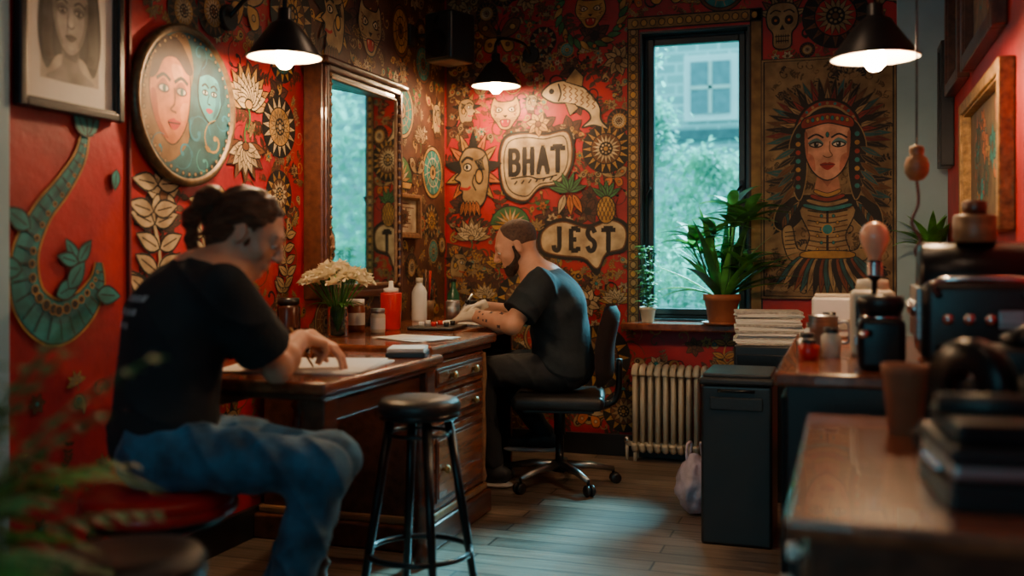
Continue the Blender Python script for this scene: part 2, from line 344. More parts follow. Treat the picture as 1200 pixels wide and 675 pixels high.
def dagger(m,a=BEI,b=BRN):
    m.fo([(-.12,.2),(.12,.2),(.1,-.7),(0,-1),(-.1,-.7)],a,.04); m.line([(0,.15),(0,-.8)],.03); m.fo(sp([(-.5,.2),(0,.34),(.5,.2),(.4,.1),(0,.16),(-.4,.1)]),b,.04); m.fo([(-.08,.3),(.08,.3),(.08,.75),(-.08,.75)],b,.04); m.ell(0,.85,.14,.14,GLD,.04)
    for s_ in(-1,1): m.petal(s_*.1,-.1,.5 if s_>0 else pi-.5,.6,.14,GRN,.03); m.petal(s_*.1,-.4,.2 if s_>0 else pi-.2,.5,.12,GRN,.03)
    flower(Mo(m.cv,*m.t((0,-.2)),m.sc*.36,base=m.cv.h),ORG,BRN,7)
def panther(m,a=BEI,b=BRN):
    m.fo(sp([(-.7,.5),(-.55,.8),(-.35,.6),(.35,.6),(.55,.8),(.7,.5),(.75,.0),(.45,-.45),(.2,-.75),(-.2,-.75),(-.45,-.45),(-.75,.0)]),a,.05)
    for s_ in(-1,1):
        m.fo(sp([(s_*.15,.2),(s_*.38,.32),(s_*.5,.12),(s_*.3,.08)]),CRM,.05); m.ell(s_*.33,.18,.05,.06,INK,0)
        for j in range(3): m.line([(s_*.25,-.25-.06*j),(s_*.85,-.15-.14*j)],.02); m.line(sp([(s_*.6,.4-.2*j),(s_*.45,.35-.2*j),(s_*.55,.28-.2*j)],3,False),.05,b)
        m.poly([(s_*.12,-.35),(s_*.2,-.35),(s_*.16,-.55)],CRM)
    m.poly([(-.13,-.08),(.13,-.08),(0,-.22)],INK); m.fo(sp([(-.25,-.34),(0,-.28),(.25,-.34),(.15,-.62),(-.15,-.62)]),RED,.04)
    for s_ in(-1,1): m.poly([(s_*.10,-.33),(s_*.18,-.34),(s_*.13,-.48)],CRM)
def chilli(m):
    for a in (.3,.8,1.3,1.9,2.5,2.9): m.petal(0,.2,a,.9,.13,GRN,.04)
    for x,a in ((-.3,-1.9),(.1,-1.5),(.4,-1.1)): m.petal(x*.5,.1,a,.95,.17,CRM if x<0 else ORG,.04)
def pineapple(m):
    for a in (.6,1.1,1.57,2.0,2.5): m.petal(0,.2,a,.8,.13,GRN,.04)
    m.ell(0,-.3,.42,.6,GLD,.05)
    for i in range(-2,3): m.line([(i*.17-.2,-.75),(i*.17+.2,.2)],.03); m.line([(i*.17+.2,-.75),(i*.17-.2,.2)],.03)
def dome(m):
    m.fo([(math.cos(i*pi/14),math.sin(i*pi/14)*.9-.4) for i in range(15)],GRN,.05)
    for i in range(9): m.petal(0,-.4,pi*(.06+.88*i/8),.85,.07,CRM if i%2 else GLD,.02,vein=False)
    m.fo([(-1,-.4),(1,-.4),(.8,-.65),(-.8,-.65)],GLD,.05)
def wreath(m):
    for i in range(26):
        a=2*pi*i/26; m.petal(.8*math.cos(a),.8*math.sin(a),a+1.1,.4,.08,GRN if i%3 else GLD,.02,vein=False)
        if i%4==0: m.ell(.92*math.cos(a),.92*math.sin(a),.06,.06,ORG,.02,n=8)
    panther(Mo(m.cv,m.x,m.y,m.sc*.55,base=m.cv.h),GLD)
# drawn slab letters (strokes), like the hand-painted lettering on the wall
GLY={'B':[[(-.4,-1),(-.4,1)],[(-.4,1),(.15,1),(.42,.75),(.42,.3),(.1,.05),(-.4,.05)],[(.1,.05),(.48,-.2),(.48,-.72),(.15,-1),(-.4,-1)],[(-.62,1),(-.3,1)],[(-.62,-1),(-.3,-1)]],
'H':[[(-.42,-1),(-.42,1)],[(.42,-1),(.42,1)],[(-.42,0),(.42,0)]]+[[(a-.22,b),(a+.22,b)] for a in(-.42,.42) for b in(-1,1)],
'A':[[(-.5,-1),(0,1)],[(0,1),(.5,-1)],[(-.3,-.3),(.3,-.3)],[(-.7,-1),(-.3,-1)],[(.3,-1),(.7,-1)],[(-.2,1),(.15,1)]],
'T':[[(0,-1),(0,1)],[(-.55,1),(.55,1)],[(-.55,1.05),(-.55,.65)],[(.55,1.05),(.55,.65)],[(-.22,-1),(.22,-1)]],
'J':[[(.2,1),(.2,-.6),(-.05,-1),(-.4,-.85),(-.45,-.5)],[(-.1,1),(.5,1)]],
'E':[[(-.38,-1),(-.38,1)],[(-.38,1),(.45,1)],[(-.38,0),(.25,0)],[(-.38,-1),(.45,-1)],[(.45,1.06),(.45,.65)],[(.45,-1.06),(.45,-.65)]],
'S':[[(.42,.6),(.15,1),(-.25,.95),(-.42,.55),(-.15,.1),(.25,-.15),(.42,-.55),(.2,-.97),(-.2,-1),(-.45,-.6)]]}
def letters(m,word,cx,cy,h,adv,rot=0,wd=.34,col=INK):
    n=len(word)
    for i,ch in enumerate(word):
        ox=cx+(i-(n-1)/2)*adv; oy=cy+(i-(n-1)/2)*adv*math.tan(rot)
        for st in GLY[ch]: m.line([(ox+p[0]*h*.8,oy+p[1]*h) for p in (sp(st,3,False) if len(st)>3 else st)],wd*h,col)
def plaque(m,word):
    p=sp([(-1,.1),(-.85,.72),(-.3,.85),(.25,.78),(.85,.85),(1,.35),(.92,-.15),(.62,-.5),(.1,-.6),(-.3,-.95),(-.85,-.7)])
    m.fo([(x*1.07,y*1.08) for x,y in p],INK,.02); m.fo(p,CRM,.03,BRN); m.line([(x*.9,y*.88) for x,y in p],.03,INK,True)
    letters(m,word,.0,.12,.32,.41,.06,.42)
    m.line(sp([(-.7,-.36),(-.2,-.30),(.1,-.38),(.6,-.28)],4,False),.04)
    for i in range(6): m.line([(-.6+.2*i,-.52+.02*i),(-.52+.2*i,-.42+.02*i)],.04)
def banner(m,word):
    m.fo(sp([(-1,.35),(-.5,.6),(.1,.45),(.6,.62),(1,.4),(.95,-.1),(.5,-.25),(.3,-.65),(.0,-.35),(-.5,-.3),(-1,-.15)]),INK,.02)
    m.fo(sp([(-.93,.3),(-.5,.52),(.1,.37),(.6,.54),(.92,.35),(.87,-.05),(.5,-.17),(.3,-.5),(.0,-.27),(-.5,-.22),(-.92,-.1)]),CRM,.03,BRN)
    letters(m,word,-.02,.13,.24,.38,0,.44)
small=[lambda m:flower(m,random.choice([GLD,BEI,CRM,BRN]),random.choice([BRN,TEAL])),lambda m:sprig(m,random.choice([BEI,GLD,BRN])),lambda m:swirl(m,random.choice([GLD,BEI,BRN])),lambda m:paisley(m,random.choice([BEI,GLD]),random.choice([TEAL,RED,INK])),lambda m:lotus(m,BEI,GLD,5)]
mid=[lambda m:rosette(m,12,random.choice([GLD,BEI]),random.choice([BRN,TEAL,RED]),BEI),lambda m:moth(m,random.choice([BEI,CRM]),random.choice([BRN,ORG])),lambda m:lotus(m,random.choice([CRM,BEI]),GLD),lambda m:medal(m,random.choice([TEAL,BRN,RED]),random.choice([GLD,BEI]),BEI),lambda m:mask(m,BEI,random.choice([BRN,ORG])),lambda m:dagger(m),lambda m:rosette(m,16,BRN,GLD,CRM),lambda m:flower(m,random.choice([CRM,GLD,BEI]),BRN,8)]
dark=[lambda m:flower(m,(.09,.03,.02),INK),lambda m:sprig(m,(.1,.04,.02)),lambda m:swirl(m,(.14,.06,.02)),lambda m:swirl(m,INK)]
def scatter(cv,x0,x1,y0,y1,n,r0,r1,lib,base=.0015,gap=.9,keep=True,rot=True,reg=None,mg=.7):
    pl=[]
    for _ in range(n*14):
        if len(pl)>=n: break
        x,y,r=U(x0,x1),U(y0,y1),U(r0,r1)
        if any(math.hypot(x-a,y-b)<(r+c)*gap for a,b,c in pl): continue
        if keep and any(a-r*mg<x<b+r*mg and c-r*mg<y<d+r*mg for a,b,c,d in cv.keep): continue
        pl.append((x,y,r)); random.choice(lib)(Mo(cv,x,y,r,U(0,6.28) if rot else U(-.2,.2),base=base))
        if reg: cv.keep.append((x-r*.8,x+r*.8,y-r*.8,y+r*.8))
# --- left wall mural
cl=Canvas((XL,0,0),(0,1,0),(0,0,1),(1,0,0))
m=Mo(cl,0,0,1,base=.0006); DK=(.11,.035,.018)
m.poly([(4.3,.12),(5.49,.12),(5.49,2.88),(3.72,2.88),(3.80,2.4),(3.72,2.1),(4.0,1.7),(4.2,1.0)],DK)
cl.keep=[(2.73,3.29,1.38,1.93),(3.83,4.64,.9,2.0),(2.2,2.68,1.5,2.3),(4.69,5.08,1.2,1.45),(2.2,2.68,.8,1.56)]
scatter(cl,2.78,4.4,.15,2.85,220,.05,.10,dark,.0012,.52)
def K(x,y,r): cl.keep.append((x-r*.8,x+r*.8,y-r*.8,y+r*.8)); return Mo(cl,x,y,r)
lotus(K(3.42,1.78,.17),CRM,GLD,9)
lotus(Mo(cl,3.40,1.50,.15,pi),CRM,BRN,7); cl.keep.append((3.28,3.52,1.35,1.6))
rosette(K(3.65,1.66,.13),16,CRM,GLD,BEI); rosette(K(3.65,1.38,.10),12,GLD,BRN,CRM)
sprig(K(2.86,1.20,.24),CRM,7); lotus(K(2.84,.92,.09),GLD,BRN)
flower(K(2.90,1.33,.09),CRM,BRN,7); sprig(K(3.12,1.20,.16),CRM,6); flower(K(3.27,1.28,.11),GLD,BRN,8); lotus(K(3.48,1.2,.14),CRM,GLD,7)
sprig(K(3.7,1.1,.15),BEI,6); moth(K(3.40,2.12,.14),BEI,GLD); rosette(K(3.75,2.15,.17),14,BEI,BRN,GLD)
mask(Mo(cl,4.12,2.22,.2,0,-1),BEI,BRN); panther(K(4.50,2.25,.17),BEI,BRN); medal(Mo(cl,4.86,2.32,.14,sx=.8),GLD,BRN,INK); medal(K(5.16,2.2,.11),TEAL,BRN,BEI); cl.keep+=[(3.95,4.3,2.05,2.4),(4.72,5.0,2.2,2.45)]
medal(K(4.88,1.9,.15),TEAL,GLD,BEI); medal(K(5.30,1.60,.15),TEAL,GLD,CRM); dome(K(4.86,1.58,.15)) 
lotus(K(5.12,1.80,.11),BEI,BRN); moth(K(5.08,1.58,.10),BEI,BRN); rosette(K(5.28,1.32,.1),12,BEI,BRN,GLD); mask(K(5.36,1.92,.12),BEI,BRN)
scatter(cl,4.66,5.44,.85,2.75,22,.07,.11,mid,.0040,.85,True,False,True)
scatter(cl,2.8,4.66,.3,2.75,40,.055,.11,mid,.0040,.9,True,False,True,.5)
scatter(cl,4.3,5.46,.2,2.8,330,.03,.055,small,.0025,.55,False)
scatter(cl,2.8,4.5,.2,2.75,380,.022,.045,small,.0025,.6,mg=.3)
scatter(cl,2.22,2.7,.2,1.5,14,.03,.045,small,.0030,1)
# sea creature
m=Mo(cl,0,0,1)
path=sp([(2.525,1.50,.02),(2.50,1.42,.035),(2.43,1.33,.05),(2.345,1.24,.06),(2.285,1.12,.085),(2.30,.99,.11),(2.40,.92,.125),(2.51,.955,.10),(2.575,1.03,.06),(2.585,1.10,.015)],6,False)
m.line([(p[0],p[1]) for p in path],[p[2]+.022 for p in path],GLD); m.line([(p[0],p[1]) for p in path],[p[2]+.010 for p in path],INK); m.line([(p[0],p[1]) for p in path],[p[2] for p in path],TEAL)
m.line([(p[0]+p[2]*.12,p[1]+p[2]*.12) for p in path[:-3]],[p[2]*.3 for p in path[:-3]],(.02,.16,.18))
for i in range(3,len(path)-3,2):
    p=path[i]; q=path[i+1]; dx,dy=q[0]-p[0],q[1]-p[1]; l=math.hypot(dx,dy); 
    m.ell(p[0]+dy/l*p[2]*.3*-1,p[1]-dx/l*p[2]*.3*-1,p[2]*.13,p[2]*.13,INK,.003,n=9,ink=GLD); m.line([(p[0]-dy/l*p[2]*.1,p[1]+dx/l*p[2]*.1),(p[0]+dy/l*p[2]*.45,p[1]-dx/l*p[2]*.45)],.005,INK)
for a in (1.0,1.5,2.1): m.petal(2.525,1.49,a,.11,.025,TEAL,.006)
for a,x,y in ((2.6,2.30,1.2),(3.0,2.27,1.08),(.4,2.40,1.0),(.9,2.45,1.02),(-.1,2.57,1.0)): m.petal(x,y,a,.11,.03,TEAL,.006)
for a in (2.2,2.9,.9): m.petal(2.49,1.10,a,.09,.022,TEAL,.006)
m.petal(2.66,1.40,-1.7,.07,.02,TEAL,.005)
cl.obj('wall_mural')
# --- back wall mural
cb=Canvas((0,YB,0),(1,0,0),(0,0,1),(0,-1,0))
m=Mo(cb,0,0,1,base=.0006)
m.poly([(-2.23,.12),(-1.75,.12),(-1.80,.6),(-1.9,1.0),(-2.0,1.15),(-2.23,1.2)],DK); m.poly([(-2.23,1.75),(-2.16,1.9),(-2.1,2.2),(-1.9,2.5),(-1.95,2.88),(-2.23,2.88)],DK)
cb.keep=[(-1.14,-.40,.70,2.45),(-.41,.3,.88,2.17)]
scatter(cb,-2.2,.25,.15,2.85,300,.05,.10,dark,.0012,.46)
def K(x,y,r,a=1,b=1,rot=0,sx=1): cb.keep.append((x-r*.85*a,x+r*.85*a,y-r*.85*b,y+r*.85*b)); return Mo(cb,x,y,r,rot,sx)
mask(K(-2.06,1.60,.24,.8,1,0,-.8),BEI,ORG); panther(K(-1.86,1.95,.12),GLD,BRN)
plaque(K(-1.675,1.645,.215),'BHAT'); flower(K(-1.66,1.88,.075),GLD,BRN,7)
fish(K(-1.44,2.02,.2)); rosette(K(-1.26,1.725,.14),18,GLD,BRN,CRM); banner(K(-1.39,1.18,.26,1,.6),'JEST')
chilli(K(-1.48,1.46,.13)); pineapple(K(-1.26,1.42,.13)); dome(K(-1.83,1.35,.12)); lotus(K(-2.07,1.27,.125),CRM,BEI,7)
wreath(K(-1.35,2.50,.21)); flower(K(-1.19,2.22,.09),BEI,BRN,8); rosette(K(-1.63,2.36,.08),10,BEI,RED,BRN); moth(K(-1.9,2.40,.13),BRN,GLD)
mask(K(-2.1,1.98,.10),BEI,BRN); sprig(K(-2.0,2.16,.1),BEI)
skull(K(-.30,2.36,.15),BEI,BRN); rosette(K(-.03,2.38,.17),16,BRN,RED,BEI); medal(K(-.62,2.58,.13),TEAL,BRN,BEI)
moth(K(-.92,2.60,.12),BRN,GLD); flower(K(.2,2.5,.1),BEI)
lotus(K(-1.21,.90,.10),CRM,GLD); flower(K(-1.55,.92,.10),BEI,BRN,8); rosette(K(-1.30,.55,.18),14,GLD,BRN,BEI); rosette(K(-1.16,.25,.12),12,GLD,BRN,BEI); lotus(K(-1.9,1.10,.11),GLD,BRN)
rosette(K(-1.78,.88,.13),12,GLD,BRN,BEI); sprig(K(-.6,.55,.13),GLD)
scatter(cb,-2.2,-1.1,.2,1.12,16,.07,.12,mid,.0040,.85,True,False,True)
scatter(cb,-2.2,.24,1.1,2.8,40,.038,.085,mid,.0040,.9,True,False,True,.4)
scatter(cb,-2.2,-1.1,.16,1.12,260,.028,.055,small,.0025,.55,False)
scatter(cb,-2.2,.24,1.0,2.8,520,.016,.036,small,.0025,.55,mg=.2)
scatter(cb,-1.1,.25,.15,.72,80,.035,.06,small,.0030,.6,False)
m=Mo(cb,0,0,1,base=.008)
for x0,x1,z0,z1 in ((-1.135,-1.075,.74,2.45),(-.465,-.405,.74,2.45),(-1.135,-.405,2.385,2.45)):
    m.poly([(x0,z0),(x1,z0),(x1,z1),(x0,z1)],(.26,.15,.05)); m.line([(x0,z0),(x1,z0),(x1,z1),(x0,z1)],.008,INK,True)
    if z1-z0>1:
        for i in range(34):
            z=z0+.03+i*.05
            if z<z1-.03: m.cv.h=.0083; m.ell((x0+x1)/2,z,.018,.02,GLD if i%2 else BEI,.005,n=8); m.line([(x0+.006,z+.025),(x1-.006,z+.025)],.005,INK)
    else:
        for i in range(14): m.cv.h=.0087; m.ell(x0+.04+i*.05,(z0+z1)/2,.018,.02,GLD,.005,n=8)
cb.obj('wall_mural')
# --- poster
cp=Canvas((-.07,YB-.026,1.53),(1,0,0),(0,0,1),(0,-1,0))
m=Mo(cp,0,0,1,base=0)
W2,H2=.335,.635
m.poly([(-W2,-H2),(W2,-H2),(W2,H2),(-W2,H2)],(.30,.19,.085))
for _ in range(300):
    k=Mo(cp,U(-W2+.04,W2-.04),U(-H2+.04,H2-.04),U(.02,.045),U(0,6),base=.0004); random.choice([swirl,sprig])(k,random.choice([(.10,.055,.02),(.14,.08,.03),INK]))
m=Mo(cp,0,0,1,base=.0030); PT=(.015,.11,.12); DB=(.17,.11,.05)
m.line([(-W2+.012,-H2+.012),(W2-.012,-H2+.012),(W2-.012,H2-.012),(-W2+.012,H2-.012)],.008,INK,True)
FC=(.74,.36,.23)
for sx in(-1,1):
    for j in range(8): m.petal(sx*.16,.02-.03*j,(.1-.12*j) if sx>0 else pi-.1+.12*j,.16,.022,[PT,INK,BRN][j%3],.004,DB)
    m.fo(sp([(sx*.05,-.10),(sx*.16,-.09),(sx*.25,-.15),(sx*.27,-.25),(sx*.20,-.28),(sx*.12,-.21)]),INK,.006,BEI)
    for j in range(6): m.petal(sx*.14+sx*.015*j,-.12-.015*j,(-.9-.12*j) if sx>0 else pi+.9+.12*j,.10,.014,[BEI,PT,BRN][j%3],.004)
    m.fo(sp([(sx*.18,-.25),(sx*.23,-.28),(sx*.19,-.43),(sx*.07,-.41),(sx*.07,-.38),(sx*.15,-.37)]),BEI,.006)
    for j in range(5): m.line([(sx*.16,-.28-.022*j),(sx*.215,-.285-.022*j)],.005,INK)
m.fo(sp([(-.13,-.15),(.13,-.15),(.09,-.30),(.10,-.40),(-.10,-.40),(-.09,-.30)]),BEI,.006)
for k in range(9): m.line(sp([(-.10,-.17-.026*k),(0,-.185-.026*k),(.10,-.17-.026*k)],4,False),.006,[INK,BRN][k%2])
for sx in(-1,1):
    for k in range(6): m.ell(sx*(.03+.02*(k%2)),-.20-.035*k,.008,.009,[TEAL,GLD][k%2],.003,n=7)
m.line([(0,-.15),(0,-.4)],.012,INK); m.ell(0,-.27,.028,.028,TEAL,.006,ink=GLD)
for k in range(17): m.petal(-.12+.015*k,-.40,-pi/2+(k-8)*.09,.22,.02,[PT,BEI,INK,(.22,.05,.02)][k%4],.004)
m.fo(sp([(-.11,-.385),(.11,-.385),(.115,-.42),(-.115,-.42)]),GLD,.005)
m=Mo(cp,0,-.035,1.36,base=.0120)
for i in range(29):
    a=pi*(-.10+1.20*i/28); m.petal(.08*math.cos(a),.20+.06*math.sin(a),a,.155,.016,[INK,(.2,.02,.02),PT,INK,BRN][i%5],.003,DB)
for i in range(21):
    a=pi*(.0+1.0*i/20); m.petal(.07*math.cos(a),.21+.05*math.sin(a),a,.115,.013,[(.26,.025,.02),BEI,INK][i%3],.003)
for k,(r,c) in enumerate(((.125,INK),(.115,(.30,.03,.02)),(.10,BEI),(.092,INK))): m.poly([(r*math.cos(pi*i/16),.20+r*1.05*math.sin(pi*i/16)) for i in range(17)],c)
for i in range(13): a=pi*i/12; m.ell(.108*math.cos(a),.20+.112*math.sin(a),.006,.006,[BEI,TEAL][i%2],0,n=7)
for sx in(-1,1):
    m.fo(sp([(sx*.09,.24),(sx*.14,.16),(sx*.13,.0),(sx*.10,-.06),(sx*.075,.06)]),INK,.004,BEI)
    for j in range(7): m.ell(sx*.108,.19-.033*j,.011,.011,[TEAL,GLD,(.35,.03,.02)][j%3],.003,n=8)
    for j in range(6): m.petal(sx*.12,.14-.03*j,(-.5-.08*j) if sx>0 else pi+.5+.08*j,.09,.011,[PT,INK,BRN][j%3],.003,DB)
m.poly(sp([(-.032,.04),(.032,.04),(.042,-.06),(-.042,-.06)]),(.50,.21,.12)); m.poly([(-.03,.03),(.03,.03),(0,-.01)],(.33,.12,.07))
m.fo(sp([(-.085,.20),(-.06,.245),(0,.255),(.06,.245),(.085,.20),(.08,.11),(.05,.045),(0,.015),(-.05,.045),(-.08,.11)]),FC,.005)
for sx in(-1,1): m.poly(sp([(sx*.078,.12),(sx*.05,.105),(sx*.045,.05),(sx*.07,.085)]),(.58,.20,.12)); m.poly(sp([(sx*.084,.2),(sx*.072,.19),(sx*.072,.11),(sx*.08,.12)]),(.45,.16,.09))
m.poly(sp([(-.03,.215),(0,.225),(.03,.215),(0,.20)]),(.82,.42,.27))
m.fo(sp([(-.09,.215),(0,.235),(.09,.215),(.085,.255),(0,.275),(-.085,.255)]),(.34,.035,.02),.005)
for j in range(9): m.ell(-.072+.018*j,.245+.012*(1-abs(j-4)/4),.007,.009,TEAL if j%2 else GLD,.002,n=8)
for sx in(-1,1):
    m.line(sp([(sx*.014,.178),(sx*.042,.192),(sx*.072,.176)],4,False),.007)
    m.poly(sp([(sx*.014,.155),(sx*.04,.178),(sx*.072,.158),(sx*.04,.148)]),(.10,.22,.22))
    m.fo(sp([(sx*.018,.152),(sx*.04,.163),(sx*.066,.152),(sx*.04,.142)]),(.8,.7,.55),.005); m.ell(sx*.041,.153,.009,.010,INK,0,n=10); m.ell(sx*.038,.156,.0025,.003,(.9,.9,.9),0,n=6)
m.poly(sp([(-.006,.17),(.006,.17),(.013,.11),(0,.10),(-.013,.11)]),(.80,.40,.25)); m.line(sp([(.009,.165),(.008,.13),(.018,.110),(0,.102),(-.016,.110)],4,False),.0035,BRN)
m.poly(sp([(-.028,.075),(-.008,.084),(0,.081),(.008,.084),(.028,.075),(0,.054)]),(.42,.02,.02)); m.line([(-.028,.075),(.028,.075)],.0025); m.ell(0,.19,.006,.011,TEAL,.002,n=8)
for k in range(4): m.fo(sp([(-.045-.012*k,-.02-.018*k),(0,-.034-.018*k),(.045+.012*k,-.02-.018*k),(.045+.012*k,-.034-.018*k),(0,-.05-.018*k),(-.045-.012*k,-.034-.018*k)]),[GLD,(.3,.03,.02),BEI,TEAL][k],.003)
pz=MB(); pz.box((-.07,YB-.020,1.53),(.68,.010,1.28),pm('poster_backing',(.05,.03,.02),.7),.002)
e=empty('aztec_style_poster',(0,0,0)); pz.obj('backing',parent=e); o=cp.obj('print'); o.parent=e
# --- round painting
cr_=Canvas((XL+.030,3.005,1.655),(0,1,0),(0,0,1),(1,0,0))
m=Mo(cr_,0,0,.26,base=0)
m.ell(0,0,1.0,1.0,(.025,.11,.14),0,n=48)
m.poly(sp([(-.95,-.2),(-.8,.5),(-.4,.88),(-.05,.95),(.12,.5),(-.02,0),(-.0,-.5),(-.5,-.8)]),(.24,.13,.05))
m.fo(sp([(-.78,.35),(-.6,.72),(-.25,.75),(.02,.45),(.04,.05),(-.05,-.30),(-.28,-.55),(-.5,-.5),(-.72,-.2),(-.8,.05)]),(.62,.20,.06),.02)
m.poly(sp([(-.80,.3),(-.6,.80),(-.2,.86),(.1,.5),(-.02,.42),(-.25,.60),(-.5,.56),(-.66,.32)]),(.05,.025,.02))
m.poly(sp([(-.78,.1),(-.68,.1),(-.6,-.25),(-.42,-.48),(-.55,-.45),(-.72,-.2)]),(.38,.09,.03)); m.poly(sp([(-.35,.5),(-.15,.5),(-.12,.3),(-.3,.32)]),(.78,.34,.13)); m.poly(sp([(-.15,-.02),(.0,.02),(-.05,-.2),(-.16,-.2)]),(.72,.28,.10))
for x in(-.52,-.15): m.poly(sp([(x-.15,.16),(x,.30),(x+.13,.16),(x,.10)]),(.30,.08,.03)); m.ell(x,.165,.10,.05,(.72,.6,.45),.02); m.ell(x+.01,.165,.04,.05,(.02,.08,.09),0,n=9); m.line(sp([(x-.15,.27),(x,.35),(x+.14,.28)],3,False),.05)
m.line(sp([(-.30,.2),(-.29,.0),(-.38,-.1),(-.26,-.13)],4,False),.03,BRN); m.poly(sp([(-.44,-.27),(-.32,-.21),(-.26,-.23),(-.16,-.26),(-.30,-.37)]),(.45,.03,.02)); m.line([(-.43,-.28),(-.17,-.27)],.02)
m.fo(sp([(.25,.45),(.45,.65),(.7,.5),(.78,.2),(.68,-.05),(.5,-.18),(.32,-.05),(.22,.15)]),(.05,.28,.33),.025)
m.poly(sp([(.25,.45),(.4,.72),(.75,.62),(.86,.25),(.76,.1),(.68,.42),(.45,.5)]),(.01,.05,.07)); m.poly(sp([(.60,.4),(.72,.35),(.70,.05),(.55,-.12),(.62,.1)]),(.03,.15,.20))
for x in(.38,.58): m.ell(x,.24,.065,.035,(.5,.6,.55),.02); m.ell(x,.24,.025,.03,INK,0,n=8); m.line(sp([(x-.08,.32),(x,.36),(x+.08,.31)],3,False),.03)
m.line(sp([(.47,.22),(.43,.1),(.5,.08)],3,False),.02,INK); m.poly(sp([(.39,.0),(.47,.03),(.56,.0),(.47,-.05)]),(.3,.03,.05))
for (x,y,r,ro) in ((.2,-.35,.3,0),(.6,-.42,.3,1.5),(.82,-.1,.2,3),(-.1,-.65,.25,4),(.35,-.75,.2,2),(.25,.75,.2,5),(-.62,-.62,.2,1)): swirl(Mo(cr_,m.x+x*.26,m.y+y*.26,r*.26,ro,base=.0015),random.choice([(.08,.38,.40),(.45,.28,.08),(.03,.2,.3)]))
m=Mo(cr_,0,0,.26,base=.0022)
for i in range(44):
    a=2*pi*i/44; m.ell(.94*math.cos(a),.94*math.sin(a),.03,.03,BEI,.012,n=6)
e=empty('round_painting'); o=cr_.obj('picture'); o.parent=e
w=MB(); M=Matrix.Translation((XL,3.005,1.655))@Matrix.Rotation(pi/2,4,'Y'); w.lathe([(0,.0),(.285,.0),(.288,.03),(.275,.042),(.262,.04),(.258,.028),(0,.028)],pm('dark_bronze_rim',(.12,.075,.035),.4,.3,var=.4,scale=40),(0,0,0),48,M); w.obj('frame',parent=e)
# ------------------------------------------------------------------ frames
def picframe(name,C,wd,ht,face,fmat,fw=.03,mat_=None,matw=.0,dep=.03,art=None,bg=(.5,.4,.3)):
    if face=='L': Ux,Nn=Vector((0,1,0)),Vector((1,0,0))
    elif face=='R': Ux,Nn=Vector((0,-1,0)),Vector((-1,0,0))
    else: Ux,Nn=Vector((1,0,0)),Vector((0,-1,0))
    C=Vector(C)+Nn*(.009 if face=='L' else 0)
    Vz=Vector((0,0,1)); M=Matrix(((Ux.x,Vz.x,Nn.x,C[0]),(Ux.y,Vz.y,Nn.y,C[1]),(Ux.z,Vz.z,Nn.z,C[2]),(0,0,0,1)))
    e=empty(name); f=MB()
    for sx in(-1,1): f.box((sx*(wd/2-fw/2),0,dep/2),(fw,ht,dep),fmat,.005,M); f.box((sx*(wd/2-fw-.003),0,dep*.42),(.008,ht-2*fw,dep*.7),fmat,.002,M)
    for sy in(-1,1): f.box((0,sy*(ht/2-fw/2),dep/2),(wd-2*fw,fw,dep),fmat,.005,M); f.box((0,sy*(ht/2-fw-.003),dep*.42),(wd-2*fw,.008,dep*.7),fmat,.002,M)
    f.box((0,0,.004),(wd-fw,ht-fw,.006),mat_ or PAPER,0,M); f.obj('frame',parent=e)
    cv=Canvas(Vector(C)+Nn*.0075,Ux,Vz,Nn); cv.h=0; mm=Mo(cv,0,0,1,base=0); a,b=wd/2-fw-matw,ht/2-fw-matw
    mm.poly([(-a,-b),(a,-b),(a,b),(-a,b)],bg); 
    if art: art(cv,a,b)
    o=cv.obj('picture'); o.parent=e
def art_face(cv,a,b):
    g=lambda v:(v,v*.93,v*.82)
    m=Mo(cv,0,-.01,b*.95,base=.0002)
    m.poly(sp([(-.62,.35),(-.4,.85),(0,.98),(.42,.85),(.62,.35),(.66,-.4),(.5,-.85),(.25,-.6),(-.25,-.6),(-.5,-.85),(-.66,-.4)]),g(.05))
    m.poly(sp([(-.16,-.35),(.16,-.35),(.2,-.75),(.5,-.98),(-.5,-.98),(-.2,-.75)]),g(.26)); m.poly([(-.2,-.45),(.2,-.45),(.12,-.68),(-.12,-.62)],g(.13))
    m.poly(sp([(-.36,.35),(-.2,.62),(0,.66),(.2,.62),(.36,.35),(.36,.0),(.25,-.35),(.08,-.54),(-.08,-.54),(-.25,-.35),(-.36,0)]),g(.42))
    for s_ in(-1,1):
        m.poly(sp([(s_*.36,.3),(s_*.28,.2),(s_*.28,-.1),(s_*.15,-.42),(s_*.25,-.35),(s_*.36,0)]),g(.24)); m.poly(sp([(s_*.06,.14),(s_*.18,.22),(s_*.3,.14),(s_*.18,.02)]),g(.2))
        m.ell(s_*.17,.11,.085,.036,g(.6),.015,n=14); m.ell(s_*.17,.11,.036,.036,INK,0,n=10); m.ell(s_*.16,.122,.01,.01,g(.8),0,n=6); m.line(sp([(s_*.07,.22),(s_*.18,.28),(s_*.31,.21)],4,False),.035,g(.05)); m.line(sp([(s_*.08,.12),(s_*.17,.155),(s_*.27,.11)],4,False),.02,g(.03))
        for i in range(7): m.line(sp([(s_*.04*i,.93),(s_*(.25+.04*i),.5),(s_*(.40+.03*i),-.3),(s_*(.35+.03*i),-.7)],4,False),.012,g(.2))
    m.poly(sp([(-.03,.15),(.03,.15),(.05,-.1),(0,-.14),(-.05,-.1)]),g(.52)); m.line(sp([(.07,-.11),(.03,-.15),(-.03,-.15),(-.07,-.11)],3,False),.022,g(.1))
    m.poly(sp([(-.12,-.29),(-.03,-.25),(.03,-.25),(.12,-.29),(0,-.37)]),g(.12)); m.line([(-.12,-.29),(.12,-.29)],.012,g(.02)); m.poly(sp([(-.07,-.44),(.07,-.44),(0,-.5)]),g(.52))
